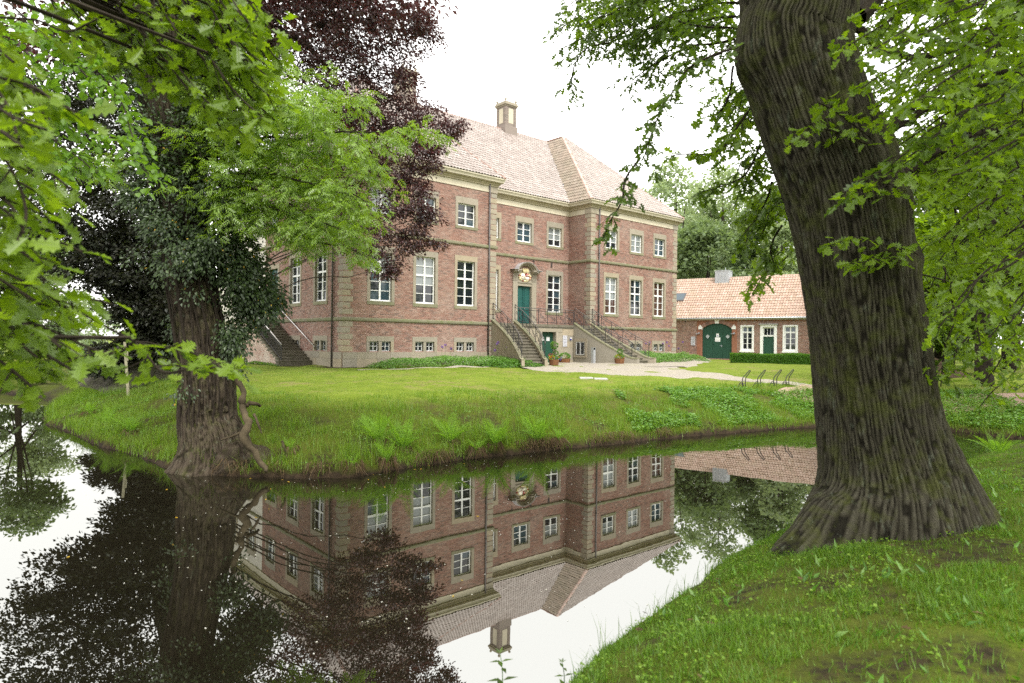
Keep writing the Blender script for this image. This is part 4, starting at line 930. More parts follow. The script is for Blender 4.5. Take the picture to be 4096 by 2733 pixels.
def white_window(h, fr):
    u0, u1, z0, z1 = h; w = empty('window', fr.p((u0 + u1) / 2, 0, z0), parent=ob); a, c, d, e_ = inn(h)
    part('window_surround', M['white'], w, fr, (u0, a, -.2, .05, z0 + .1, z1), (c, u1, -.2, .05, z0 + .1, z1), (a, c, -.2, .05, e_, z1)); part('sill', M['white'], w, fr, (u0 - .04, u1 + .04, -.2, .09, z0 - .02, d))
    part('window_frame', M['white'], w, fr, (a, c, -.14, -.08, d, d + .16), (a, c, -.14, -.08, e_ - .06, e_), (a, a + .07, -.14, -.08, d + .16, e_ - .06), (c - .07, c, -.14, -.08, d + .16, e_ - .06))
    m = (a + c) / 2; part('centre_post', M['white'], w, fr, (m - .045, m + .045, -.14, -.07, d + .16, e_ - .06)); zt = e_ - .06 - .34
    part('transom', M['white'], w, fr, (a + .07, m - .045, -.14, -.07, zt - .12, zt), (m + .045, c - .07, -.14, -.07, zt - .12, zt))
    zr = [zt, e_ - .06]; lows = np.linspace(d + .16, zt - .12, 4)
    for x0, x1 in ((a + .07, m - .045), (m + .045, c - .07)):
        part('pane', M['glass_blue'], w, fr, (x0, x1, -.125, -.12, zt, e_ - .06))
        for j in range(3):
            part('pane', M['glass'], w, fr, (x0, x1, -.125, -.12, lows[j] + .015, lows[j + 1] - .015))
            if j: part('glazing_bar', M['white'], w, fr, (x0, x1, -.135, -.085, lows[j] - .015, lows[j] + .015))
for h in WO: white_window(h, FO)
dr = empty('door', FO.p(7.6, 0, OG), parent=ob)
part('door_surround', M['white'], dr, FO, (6.98, 7.20, -.2, .06, OG, 4.14), (8.05, 8.26, -.2, .06, OG, 4.14), (6.98, 8.26, -.2, .06, 4.14, 4.34)); part('door_hood', M['lead'], dr, FO, (6.86, 8.36, -.05, .18, 4.342, 4.42))
part('door_transom', M['white'], dr, FO, (7.2, 8.05, -.16, -.02, 3.40, 3.52), (7.2, 8.05, -.16, -.08, 4.06, 4.14), (7.2, 7.26, -.16, -.08, 3.52, 4.06), (7.99, 8.05, -.16, -.08, 3.52, 4.06))
for i_ in range(3):
    for j in range(2): part('pane', M['glass'], dr, FO, (7.27 + i_ * .245, 7.27 + i_ * .245 + .22, -.14, -.13, 3.54 + j * .26, 3.78 + j * .26))
for x in (7.50, 7.745): part('glazing_bar', M['white'], dr, FO, (x - .014, x + .014, -.15, -.1, 3.52, 4.06))
for k in range(4): part('door_plank', M['gate_green'], dr, FO, (7.2 + k * .2125 + .002, 7.2 + (k + 1) * .2125 - .002, -.14, -.09 + .003 * (k % 2), OG, 3.40))
b = MB(); q = FO.p([.8, .8, .83], [.03, .03, .03], [4.55, 4.9, 5.0]); b.tube(q, .02, 5); b.build('wall_anchor', M['iron'], ob)
for k in range(24):
    s_ = 5.3 + k * .33; b = MB(); bx(b, FO, s_, s_ + .2, 0, .07, 4.62, 4.72); b.build('dentil_brick', M['brick_smooth'], ob)
# roof
orf = empty('roof', FO.p(4, -3, OE), parent=ob); EV = .28; ze = OE - .05
A_, B_ = FO.p(O0 - .1, EV, ze), FO.p(LO + O0 + .25, EV, ze); C_, D_ = FO.p(LO + O0 + .25, -3.5, OR_), FO.p(O0 - .1, -3.5, OR_)
tile_face([A_, B_, C_, D_], A_, B_, M['tile_orange'], orf, 300); caps(D_, C_, M['tile_orange'], orf)
b = MB(); b.add([C_, D_, FO.p(O0 - .1, -7.3, ze), FO.p(LO + O0 + .25, -7.3, ze)], [(0, 1, 2, 3)]); b.build('roof_slope', M['tile_orange'], orf)
b = MB(); b.tube([FO.p(O0, EV + .04, ze - .02), FO.p(LO + O0 + .25, EV + .04, ze - .02)], .07, 8); b.build('gutter', M['zinc'], orf, True); part('fascia', M['cream'], orf, FO, (O0, LO + O0 + .2, .02, EV - .02, ze - .16, ze - .06))
zb = empty('roof_vent', FO.p(2.9, -3.2, OR_), parent=ob)
part('vent_box', M['zinc'], zb, FO, (2.32, 3.52, -3.95, -2.95, OR_ - .65, OR_ + .62)); part('vent_cap', M['zinc'], zb, FO, (2.29, 3.55, -3.98, -2.92, OR_ + .622, OR_ + .68))
for x in (2.6, 2.9, 3.2): part('vent_seam', M['zinc'], zb, FO, (x - .012, x + .012, -2.95, -2.925, OR_ - .6, OR_ + .62))
b = MB(); b.tube([FO.p(3.1, -3.4, OR_ + .6), FO.p(3.1, -3.4, OR_ + .95)], .03, 6); b.build('vent_pipe', M['zinc'], zb)
sk = empty('skylight', FO.p(.1, 0, 6.6), parent=orf); part_n = unit(np.cross(B_ - A_, D_ - A_)); part_n = part_n if part_n[2] > 0 else -part_n
def slope_pt(s_, f, lift): return A_ + unit(B_ - A_) * (s_ - O0 + .1) + (D_ - A_) * f + part_n * lift
b = MB(); b.hexa([slope_pt(-.9, .42, .02), slope_pt(.15, .42, .02), slope_pt(.15, .62, .02), slope_pt(-.9, .62, .02), slope_pt(-.9, .42, .16), slope_pt(.15, .42, .16), slope_pt(.15, .62, .16), slope_pt(-.9, .62, .16)]); b.build('skylight_frame', M['pipe'], sk)
b = MB(); b.add([slope_pt(-.82, .44, .165), slope_pt(.07, .44, .165), slope_pt(.07, .60, .165), slope_pt(-.82, .60, .165)], np.array([(0, 1, 2, 3)])); b.build('pane', M['glass_blue'], sk)
# ================================================================ plants: helpers
T_DIAM = (np.array([(0, 0, 0), (.30, .45, .07), (0, 1, -.05), (-.30, .45, .07)]), [(0, 1, 2, 3)])
T_LONG = (np.array([(0, 0, 0), (.17, .4, .05), (0, 1, -.06), (-.17, .4, .05)]), [(0, 1, 2, 3)])
_h = [(0, 0), (.05, .12), (.20, .20), (.085, .32), (.31, .42), (.12, .54), (.38, .66), (.18, .77), (.28, .90), (.11, .92), (0, 1)]
_ov = [(x, y, abs(x) * .2 - .12 * y * y) for x, y in _h]
T_OAK = (np.array(_ov + [(-x, y, z) for x, y, z in _ov[1:-1]]), [tuple(range(11)), (10,) + tuple(range(19, 10, -1)) + (0,)])
_h = [(0, 0), (.22, .24), (.08, .38), (.37, .60), (.13, .72), (.26, .90), (0, 1)]
_ov = [(x, y, abs(x) * .3 - .1 * y * y) for x, y in _h]
T_OAKS = (np.array(_ov + [(-x, y, z) for x, y, z in _ov[1:-1]]), [(0, 1, 2, 3, 4, 5, 6), (6, 11, 10, 9, 8, 7, 0)])
_h = [(0, 0), (.28, .14), (.40, .42), (.28, .74), (0, 1)]
_ov = [(x, y, abs(x) * .2 - .15 * y * y) for x, y in _h]
T_ROUND = (np.array(_ov + [(-x, y, z) for x, y, z in _ov[1:-1]]), [(0, 1, 2, 3, 4), (4, 7, 6, 5, 0)])
def _ash():
    V, F = [], []
    def lf(p, ang, l, w, dz):
        d = np.array([math.sin(ang), math.cos(ang)]); s = np.array([d[1], -d[0]]); n = len(V)
        for a, b, z in ((0, 0, 0), (.42, w, .02), (1, 0, dz), (.42, -w, .02)): q = np.array(p) + d * l * a + s * b; V.append((q[0], q[1], z))
        F.append((n, n + 1, n + 2, n + 3))
    for y in (.24, .42, .60, .77):
        for sg in (-1, 1): lf((0, y), sg * 1.0, .34, .055, -.10)
    lf((0, .86), 0, .32, .055, -.05); return np.array(V), F
T_ASH = _ash()
def put(mb, pos, dr, nm, size, T):
    pos = np.asarray(pos); n = len(pos)
    if n == 0: return
    d = unit(dr); s = unit(np.cross(d, nm)); m = np.cross(s, d); V, F = T; size = np.broadcast_to(np.asarray(size, float), (n,))
    W = pos[:, None] + size[:, None, None] * (V[None, :, 0, None] * s[:, None] + V[None, :, 1, None] * d[:, None] + V[None, :, 2, None] * m[:, None])
    k = len(V); by = {}
    base_n = mb.n; mb.v.append(W.reshape(-1, 3)); mb.n += n * k
    for f in F: by.setdefault(len(f), []).append(f)
    for l in by.values(): mb.f.append((np.array(l)[None] + k * np.arange(n)[:, None, None] + base_n).reshape(-1, len(l[0])))
def rnd(n, k=3): return rng.normal(size=(n, k))
def ridged(mb_name, P, r, NR, amp, mat, parent, na=160, nl=180, flare=None, bulges=(), zdir=True, seed=0.):
    """tapered trunk with barky ridges as real relief; flare(theta, s)->extra radius"""
    P = spline(P, nl); r = np.interp(np.linspace(0, 1, nl), np.linspace(0, 1, len(r)), r) if len(r) != nl else r
    T = unit(np.gradient(P, axis=0)); th = np.linspace(0, 2 * math.pi, na, endpoint=False)
    A = np.tile(np.array([1., 0, 0]), (nl, 1)); A = unit(A - T * (A * T).sum(1, keepdims=True)); B = np.cross(T, A)
    sl = np.concatenate([[0], np.cumsum(np.linalg.norm(np.diff(P, axis=0), axis=1))])
    TH, SL = np.meshgrid(th, sl); c, s = np.cos(TH), np.sin(TH); rr = r[:, None]
    wp = (fbm2(c * 2.0 + SL * .42 + 7 + seed, s * 2.0 + SL * .38 + 3, 3) - .45) * 7.0 + (noise2(c * 13 + SL * 2.2, s * 13 - SL * 2.0 + seed) - .5) * .55
    ph = TH / (2 * math.pi) * NR + wp; cell = np.floor(ph); rd = np.abs(np.sin(math.pi * ph)) ** .6
    crk = noise2(cell * 7.31 + seed, SL * 8.5 + cell * 3.7); crk2 = noise2(c * 30 + SL * 9, s * 30 - SL * 8); rd = np.clip(rd * np.clip((crk - .16) * 6, .15, 1) * (.6 + .55 * crk2), 0, 1)
    R_ = rr * (1 + .05 * (fbm2(c * 1.3 + SL * .5, s * 1.3 - SL * .4 + seed, 2) - .4)) + amp * (rd - .5) * np.minimum(1, rr / .3)
    if flare is not None: R_ = R_ + flare(TH, SL)
    for (bt, bs, bw, bl, ba) in bulges:
        dt = (TH - bt + math.pi) % (2 * math.pi) - math.pi; R_ = R_ + ba * np.exp(-(dt / bw) ** 2 - ((SL - bs) / bl) ** 2)
    V = P[:, None] + R_[..., None] * (A[:, None] * c[..., None] + B[:, None] * s[..., None])
    i = np.arange(nl - 1)[:, None] * na; j = np.arange(na)[None]; j2 = (j + 1) % na
    b = MB(); b.add(V.reshape(-1, 3), np.stack([i + j, i + j2, i + na + j2, i + na + j], -1).reshape(-1, 4))
    o = b.build(mb_name, mat, parent, True); a = o.data.attributes.new('ridge', 'FLOAT', 'POINT'); a.data.foreach_set('value', rd.astype(np.float32).ravel()); return o, P
def twigs(P, gap, length, droop, start=.12, up=.15, wob=.35, n=6):
    """side twigs off a limb"""
    P = np.asarray(P); L = np.concatenate([[0], np.cumsum(np.linalg.norm(np.diff(P, axis=0), axis=1))]); out = []; s = L[-1] * start; k = 0
    while s < L[-1]:
        p = np.array([np.interp(s, L, P[:, j]) for j in range(3)]); t = unit(np.array([np.interp(min(s + .1, L[-1]), L, P[:, j]) - np.interp(max(s - .1, 0), L, P[:, j]) for j in range(3)]))
        sd = unit(np.cross(t, [0, 0, 1])) * (1 if k % 2 else -1); d = unit(t * rng.uniform(.3, 1.0) + sd * rng.uniform(.5, 1.2) + np.array([0, 0, up]) + rng.normal(size=3) * wob)
        l = length * rng.uniform(.55, 1.15) * (1.05 - .45 * s / L[-1]); q = [p]
        for m in range(n): d = unit(d + np.array([0, 0, -droop / n]) + rng.normal(size=3) * .08); q.append(q[-1] + d * l / n)
        out.append(np.array(q)); s += gap * rng.uniform(.6, 1.4); k += 1
    return out
def leafy(lines, gap, start=.15, fan=.9, hang=.25, tip=True):
    """leaf places along twigs: position, direction, normal"""
    Ps, Ds, Ns = [], [], []
    for q in lines:
        L = np.concatenate([[0], np.cumsum(np.linalg.norm(np.diff(q, axis=0), axis=1))]); n = max(2, int(L[-1] * (1 - start) / gap)); s = np.linspace(L[-1] * start, L[-1], n)
        p = np.stack([np.interp(s, L, q[:, j]) for j in range(3)], -1); t = unit(np.stack([np.interp(np.minimum(s + .05, L[-1]), L, q[:, j]) - np.interp(np.maximum(s - .05, 0), L, q[:, j]) for j in range(3)], -1))
        sd = unit(np.cross(t, [0, 0, 1.]) + 1e-6); sg = np.where(np.arange(n) % 2, 1., -1.)[:, None]
        d = unit(t * .55 + sd * sg * fan + [0, 0, -hang] + rnd(n) * .28); nm = unit(np.array([0, 0, 1.]) + rnd(n) * .6)
        Ps.append(p + rnd(n) * .01); Ds.append(d); Ns.append(nm)
    return np.concatenate(Ps), np.concatenate(Ds), np.concatenate(Ns)
def tubes(mb, lines, r0, r1=.002, k=3):
    for q in lines: mb.tube(q, np.linspace(r0, r1, len(q)), k, cap=False)
def clumps(C, rad, per, size, flat=.4, out=None, hang=.35):
    """leaf places in drooping clumps round the centres C"""
    C = np.asarray(C); n = len(C); o = unit(C - (out if out is not None else C.mean(0))); P = np.repeat(C, per, 0); O = np.repeat(o, per, 0)
    v = rnd(n * per); v = unit(v) * rng.random((n * per, 1)) ** .45; v[:, 2] *= flat; rr = np.repeat(np.broadcast_to(np.asarray(rad, float), (n,)), per)[:, None]
    v = v * rr; v[:, 2] -= hang * (v[:, :2] ** 2).sum(1) / rr[:, 0]
    d = unit(O * .5 + unit(v) * .7 + [0, 0, -.35] + rnd(n * per) * .35); nm = unit(np.array([0, 0, 1.]) + rnd(n * per) * .5)
    return P + v, d, nm, size * rng.uniform(.7, 1.25, n * per)
def ell(c, r, n, shell=.5):
    v = unit(rnd(n)) * (rng.random((n, 1)) ** (1 / 3) * (1 - shell) + shell * rng.uniform(.8, 1.0, (n, 1))); return np.asarray(c) + v * np.asarray(r)
def far_tree(name, label, x, y, h, rx, mat, nleaf=9000, cat='tree', group=None, trunk=True, low=.22, lsize=.32, bark='bark_dark', lobes=9, per=45):
    z = gz(x, y); t = empty(name, (x, y, z), label, cat, group); lean = rng.normal(size=2) * .4
    top = np.array([x + lean[0], y + lean[1], z + h * .8])
    C = []; cl = nleaf // per
    cen = [(np.array([x, y, z + h * (low + (1 - low) * .5)]), np.array([rx * .75, rx * .75, h * (1 - low) * .46]))]
    for k in range(lobes):
        a = 2 * math.pi * k / lobes + rng.uniform(-.4, .4); f = rng.uniform(low, .85); w = rx * (1 - .55 * max(0, (f - .45)) / .55) * rng.uniform(.45, .72)
        cen.append((np.array([x + math.cos(a) * w, y + math.sin(a) * w, z + h * f]), np.array([rx * .42, rx * .42, h * .13]) * rng.uniform(.8, 1.25)))
    cen.append((np.array([x, y, z + h * .9]), np.array([rx * .4, rx * .4, h * .1])))
    for c, r in cen: C.append(ell(c, r, cl // len(cen) + 1, .6))
    C = np.concatenate(C); C = C[C[:, 2] > z + h * low * .5]
    b = MB(); p, d, n_, s = clumps(C, rx * .17, per, lsize, .45, np.array([x, y, z + h * .4])); put(b, p, d, n_, s, T_DIAM); b.build('crown', mat, t)
    if trunk:
        b = MB(); b.tube(spline([(x, y, z - .2), (x + lean[0] * .3, y + lean[1] * .3, z + h * .3), tuple(top)], 10), np.linspace(.028 * h, .006 * h, 10), 8)
        for c, r in cen[1:]:
            s0 = np.array([x + lean[0] * .3, y + lean[1] * .3, z + h * rng.uniform(.18, .45)]); b.tube(spline([s0, (s0 + c) / 2 + [0, 0, -.04 * h], c], 7), np.linspace(.009 * h, .002 * h, 7), 5)
        b.build('trunk', M[bark], t, True)
    return t

# ================================================================ the ivy-clad ash at the water's edge
ash = empty('ash_tree', (-6.4, 14.1, 0), 'ivy clad ash tree on the island bank with its roots in the water', 'tree')
_as = []
for l, r, py in ((412, 545, 960), (410, 540, 880), (395, 505, 700), (378, 480, 560), (350, 455, 400), (318, 425, 210), (300, 405, 50)):
    a0, a1 = [math.atan2((x * S - 2048) / FPX, 1) for x in (l, r)]; c_ = (a0 + a1) / 2; X_ = 14.3 * math.tan(c_); _as.append(((X_, 14.3, float(at((l + r) / 2, py, 14.3)[2])), math.sin((a1 - a0) / 2) * math.hypot(X_, 14.3)))
AP = [(-6.25, 14.1, -.35), (-6.32, 14.2, .35)] + [q[0] for q in _as] + [(-8.2, 14.6, 13), (-8.4, 14.8, 17)]; AR = [.66, .64] + [q[1] for q in _as] + [.38, .22]
def ash_flare(TH, SL):
    lob = .55 + .45 * np.cos(3 * (TH - .1) + .6 * np.sin(TH)); side = .5 + .5 * np.cos(TH - 5.4)
    return np.exp(-np.maximum(SL - .25, 0) / .42) * (.08 + .28 * lob * side + .30 * (np.abs((TH - 3.6)) < .6) * np.cos(np.clip((TH - 3.6) / .6, -1, 1) * math.pi / 2))
atk, APs = ridged('trunk', AP, AR, 66, .045, M["bark_ash"], ash, 190, 240, ash_flare, seed=4.)
# root plate and roots
b = MB(); k, m = 96, 30; th = np.linspace(0, 2 * math.pi, k, endpoint=False); V = []
for a in np.linspace(0, 1, m):
    rr_ = (1 - a ** 2.2) ** .5
    for t_ in th: nz_ = float(noise2(t_ * 6, a * 5)) + .5 * float(noise2(t_ * 17, a * 13)); V.append((-5.7 + (.78 + .12 * math.sin(3 * t_) + .16 * nz_) * rr_ * math.cos(t_), 13.80 + (.40 + .14 * nz_) * rr_ * math.sin(t_), -.3 + .80 * a + .10 * nz_))
i = np.arange(m - 1)[:, None] * k; j = np.arange(k)[None]; j2 = (j + 1) % k
b.add(V, np.stack([i + j, i + j2, i + k + j2, i + k + j], -1).reshape(-1, 4)); ro = b.build('root_plate', M['bark_ash'], ash, True)
at_ = ro.data.attributes.new('ridge', 'FLOAT', 'POINT'); at_.data.foreach_set('value', (.25 + .6 * noise2(np.array(V)[:, 0] * 9, np.array(V)[:, 2] * 30)).astype(np.float32))
def root(pts, r): b = MB(); q = spline(pts, 26); q = q + (np.stack([noise2(q[:, 0] * 7 + 9 * j, q[:, 2] * 7 + j) for j in range(3)], -1) - .5) * .13; rr_ = np.interp(np.linspace(0, 1, 26), np.linspace(0, 1, len(r)), r) * .5 * (.75 + .5 * noise2(np.arange(26) * .7, np.zeros(26) + r[0] * 99)); b.tube(q, rr_, 9); return b.build('root', M['root'], ash, True)
root([at(560, 930, 13.9), at(566, 965, 13.6), at(562, 990, 13.4), at(575, 1030, 13.2), at(595, 1058, 13.1), at(620, 1088, 13.0)], [.13, .15, .14, .13, .11, .06])
root([at(538, 780, 14.2), at(543, 840, 14.15), at(550, 885, 14.0), at(560, 925, 13.9)], [.06, .10, .13, .15])
root([at(560, 925, 13.95), at(580, 926, 14.0), at(600, 934, 14.1)], [.10, .10, .05])
root([at(560, 985, 13.45), at(540, 1002, 13.4), at(510, 1012, 13.45)], [.07, .05, .03]); root([at(585, 950, 13.7), at(596, 975, 13.55), at(600, 1000, 13.4)], [.06, .05, .02]); root([at(640, 1010, 13.5), at(655, 1030, 13.4), at(660, 1050, 13.35)], [.04, .05, .02])
# limbs with pinnate leaves
LIMB = [([(440, 420), (500, 350), (560, 300), (690, 262), (820, 225)], 14.2, 13.4, 1.5), ([(470, 345), (560, 318), (700, 312), (840, 300), (930, 288)], 14.0, 13.0, 1.5), ([(450, 420), (540, 400), (650, 405), (750, 440), (815, 490)], 14.3, 14.8, 1.2),
        ([(455, 450), (560, 490), (660, 530), (750, 560), (825, 580)], 14.2, 13.6, .95), ([(450, 370), (600, 345), (730, 350), (840, 370), (875, 400)], 14.3, 14.2, 1.5), ([(420, 250), (490, 190), (560, 150), (610, 190)], 14.3, 13.2, 1.5),
        ([(470, 420), (600, 445), (720, 500), (820, 545)], 14.2, 12.9, 1.0), ([(460, 420), (580, 400), (690, 420), (790, 440), (850, 470)], 14.3, 12.6, 1.4), ([(430, 350), (520, 260), (620, 215), (760, 205)], 14.2, 15.4, 1.4), ([(480, 450), (560, 450), (650, 490), (720, 530)], 14.0, 15.0, .9),
        ([(440, 330), (560, 270), (660, 240), (730, 250)], 14.3, 12.4, 1.2), ([(450, 470), (540, 470), (620, 480), (700, 500)], 14.2, 13.2, 1.2), ([(330, 380), (260, 370), (200, 380), (150, 410)], 14.3, 13.6, .9)]
wood, lf = MB(), MB()
for pts, y0, y1, tl in LIMB:
    q = spline([at(px, py, y0 + (y1 - y0) * k / (len(pts) - 1)) for k, (px, py) in enumerate(pts)], 24); q = q + (np.stack([noise2(q[:, 0] * 2 + 9 * j, q[:, 2] * 2 + j) for j in range(3)], -1) - .5) * .12
    wood.tube(q, np.linspace(.04, .006, 24), 6, cap=False); tw = twigs(q, .135, tl, .55, .06, .12)
    tubes(wood, tw, .007); sub = []
    for t_ in tw: sub += twigs(t_, .22, .5, .5, .15, .05)
    
    p, d, n_ = leafy(tw + sub, .09, .10, .8, .35); put(lf, p, d, n_, rng.uniform(.18, .29, len(p)), T_ASH)
wood.build('branches', M['twig'], ash); lf.build('crown', M['leaf_ash'], ash)
# high crown out of sight that shades the bank
lf = MB(); C = np.concatenate([ell(c, r, n, .5) for c, r, n in [((-8.5, 16, 16), (5, 4, 3), 60), ((-8, 15.5, 20), (5, 5, 4), 50)]]); p, d, n_, s = clumps(C, 1.0, 40, .32, .5); put(lf, p, d, n_, s, T_DIAM); lf.build('crown', M['leaf_ash'], ash)
# ivy
iv = empty('ivy', (-6.6, 14.1, 1), 'dark ivy with yellowing leaves climbing the ash trunk', 'ivy')
C = []
for k in range(330):
    s_ = rng.uniform(.28, .92); q = APs[int(s_ * (len(APs) - 1))]
    if q[2] < 4.2 and rng.random() < .8: continue
    a = rng.uniform(0, 2 * math.pi); rad = .55 + abs(rng.normal()) * .22; C.append(q + [rad * math.cos(a), rad * math.sin(a), 0])
for (px, py, Y, rr_, nn) in ((545, 640, 14.4, .55, 26), (580, 660, 14.5, .5, 24), (600, 700, 14.5, .35, 16), (560, 720, 14.4, .4, 16), (530, 590, 14.3, .5, 18), (470, 560, 13.8, .4, 14), (440, 600, 13.7, .25, 6), (400, 520, 13.8, .3, 10), (330, 470, 14, .4, 12), (340, 300, 14, .4, 14), (450, 300, 13.8, .5, 16), (460, 200, 14, .6, 16), (520, 560, 14.4, .5, 16), (570, 610, 14.6, .4, 14), (525, 770, 14.2, .18, 10), (540, 800, 14.2, .12, 6), (610, 670, 14.5, .3, 12), (490, 460, 13.9, .5, 20), (390, 380, 13.8, .4, 16)):
    C += list(ell(at(px, py, Y), (rr_, rr_, rr_), nn, .3))
lf = MB(); p, d, n_, s = clumps(np.array(C), .34, 60, .085, .8, None, .2); n_ = unit(n_ + [0, -.8, 0]); k = rng.random(len(p)) < .010
put(lf, p[~k], d[~k], n_[~k], s[~k], T_DIAM); lf.build('foliage', M['leaf_ivy'], iv); lf = MB(); put(lf, p[k], d[k], n_[k], s[k] * .7, T_DIAM); lf.build('yellow_leaves', M['leaf_yellow'], iv)
b = MB()
for k in range(14):
    a = rng.uniform(3.4, 6.2); idx = np.linspace(20, 200, 30).astype(int); rr_ = np.interp(idx / len(APs), [0, .3, 1], [.70, .56, .5]); aa = a + np.cumsum(rng.normal(size=30) * .06); b.tube(APs[idx] + np.stack([rr_ * np.cos(aa), rr_ * np.sin(aa), 0 * aa], -1), .018, 5, cap=False)
b.build('vine_stems', M['twig'], iv)

# ================================================================ the copper beech
bee = empty('copper_beech', (-14.1, 25.2, 1.0), 'huge copper beech with dark purple crown spreading before the left wing', 'tree')
def bee_flare(TH, SL): return np.exp(-SL / .8) * (.75 + .45 * np.cos(5 * TH + 1) + .25 * np.cos(3 * TH))
btk, BPs = ridged('trunk', [(-14.1, 25.2, .5), (-13.8, 25.4, 2), (-13.4, 25.6, 4.5), (-13.0, 26, 8), (-12.6, 26.2, 13), (-12.2, 26.4, 19)], [1.1, .95, .85, .75, .6, .3], 24, .05, M['bark_beech'], bee, 90, 140, bee_flare, seed=9.)
LOB = [(620, 40, 27, 3.2, 95), (740, 60, 27, 3.2, 120), (860, 40, 27, 2.4, 90), (930, 70, 28, 1.5, 45), (985, 60, 28, .7, 12), (700, 180, 27, 3.0, 110), (820, 170, 28, 2.5, 95), (895, 200, 28, 1.3, 36), (885, 270, 28, 1.9, 60), (965, 285, 28.5, 1.5, 48), (1035, 295, 28.5, .7, 16), (780, 310, 28, 2.6, 80), (900, 350, 28, 1.8, 60), (975, 360, 28, .9, 22), (850, 440, 28, 1.9, 62), (935, 450, 28, 1.2, 34), (985, 500, 28.2, .65, 18), (955, 540, 28, .7, 20), (890, 560, 28, 1.2, 40), (880, 620, 28, .6, 16), (820, 540, 28, 1.2, 30), (1000, 560, 28.2, .3, 5), (760, 430, 27, 1.8, 45), (950, 420, 28, .8, 20),
       (500, 60, 26, 2.8, 60), (400, 120, 26, 3.0, 50), (280, 200, 25, 3.0, 42), (190, 330, 24.5, 2.6, 34), (130, 460, 24, 2.3, 30), (230, 480, 24, 2.2, 36), (320, 420, 25, 2.4, 40), (350, 560, 25, 2.0, 60), (300, 610, 24, 1.7, 50), (230, 600, 24, 1.3, 22), (340, 690, 24.3, 1.4, 48), (370, 760, 24.6, .9, 30), (160, 560, 23.5, 1.5, 22), (330, 790, 24.2, .9, 26), (250, 800, 23.6, .5, 12), (240, 840, 23.4, .4, 10), (560, 250, 27, 2.6, 50), (640, 330, 27, 2.4, 50), (700, 430, 27, 2.0, 30), (80, 250, 25, 2.6, 26), (420, 300, 26, 2.4, 40)]
wood, lf, lg = MB(), MB(), MB(); tips = []
for (px, py, Y, r, n) in LOB:
    n = int(n * (1.9 if px < 560 else .85)); c = at(px, py, Y); C = ell(c, (r, r * .9, r * .72), n, .35); tips.append((c, r, C))
    p, d, n_, s = clumps(C, .62 if r > 1 else .42, 62, .125 if px > 560 else .15, .30, np.array([-12.8, 26, c[2] - 1]), .5)
    put(lg if px < 480 else lf, p, d, n_, s, T_DIAM)
for c, r, C in tips:
    s0 = BPs[int(np.clip((c[2] - 3) / 16, .12, .85) * 139)]; mid = (s0 * .5 + c * .5) + np.array([0, 0, 1.2]) + rng.normal(size=3) * .3
    q = spline([s0, mid, c], 16); q += rnd(16) * .05; wood.tube(q, np.linspace(.07 if r > 2 else .04, .012, 16), 6, cap=False)
    for e_ in C[::4]: qq = spline([c, (c + e_) / 2 + [0, 0, .25], e_ + [0, 0, -.1]], 6); wood.tube(qq, np.linspace(.012, .004, 6), 3, cap=False)
qb = spline([at(470, 130, 26.5), at(540, 75, 26.5), at(600, 62, 26.5), at(660, 78, 26.6), at(720, 120, 26.8), at(760, 170, 27)], 24); wood.tube(qb, np.linspace(.24, .07, 24), 8)
qb = spline([at(150, 480, 24), at(240, 430, 24.5), at(330, 440, 25)], 14); wood.tube(qb, np.linspace(.05, .14, 14), 8)
wood.build('branches', M['bark_dark'], bee); lf.build('crown', M['leaf_beech'], bee); lg.build('crown', M['leaf_beech_green'], bee)
lf = MB(); C = np.concatenate([ell(c, r, n, .5) for c, r, n in [((-12, 27, 19), (6, 6, 3.5), 160), ((-6.5, 27, 18.5), (4, 5, 2.5), 90), ((-17, 26, 16), (5, 5, 3), 80)]]); p, d, n_, s = clumps(C, 1.1, 40, .3, .5); put(lf, p, d, n_, s, T_DIAM); lf.build('crown', M['leaf_beech'], bee)  # upper beech crown above the view, added for its shade

# ================================================================ the big oak on the near bank
oak = empty('oak_tree', (4.0, 7.2, .8), 'massive leaning oak trunk on the near bank with mossy ridged bark', 'tree')
def silh(l, r, py, Y):
    """centre and radius of a round trunk whose outline shows between l and r at height py"""
    a0, a1 = [math.atan2((x * S - 2048) / FPX, 1) for x in (l, r)]; c = (a0 + a1) / 2; X = Y * math.tan(c); rad = math.sin((a1 - a0) / 2) * math.hypot(X, Y)
    return (X, Y, float(at((l + r) / 2, py, Y)[2])), rad
_sil = [silh(l, r, py, 7.3) for l, r, py in ((1888, 2208, 1100), (1878, 2160, 950), (1850, 2117, 700), (1798, 2068, 450), (1735, 1995, 265), (1690, 1948, 100), (1690, 1958, 0))]
OP = [(4.05, 7.2, -.05), (4.12, 7.25, .75)] + [q[0] for q in _sil] + [(2.75, 7.5, 8.6), (2.5, 7.8, 11.5)]; OR2 = [.80, .74] + [q[1] for q in _sil] + [.46, .32]
def oak_flare(TH, SL):
    l1 = np.exp(-(((TH - 3.55) + math.pi) % (2 * math.pi) - math.pi) ** 2 / .14) * .55; l2 = np.exp(-(((TH - 6.0) + math.pi) % (2 * math.pi) - math.pi) ** 2 / .22) * .75; l3 = np.exp(-(((TH - 4.7) + math.pi) % (2 * math.pi) - math.pi) ** 2 / .10) * .18
    return np.exp(-(np.maximum(SL - .2, 0) / .72) ** 1.7) * (.16 + l1 * 1.5 + l2 * 1.6 + l3) + np.exp(-(SL / 1.9) ** 2) * .05
otk, OPs = ridged('trunk', OP, OR2, 92, .034, M["bark_oak"], oak, 400, 290, oak_flare, [(3.3, 6.15, .45, .2, .12), (6.1, 4.9, .4, .35, .09), (5.6, 4.3, .3, .2, .06), (5.0, 4.75, .25, .16, .05), (5.75, 3.7, .2, .14, .06)], seed=2.)
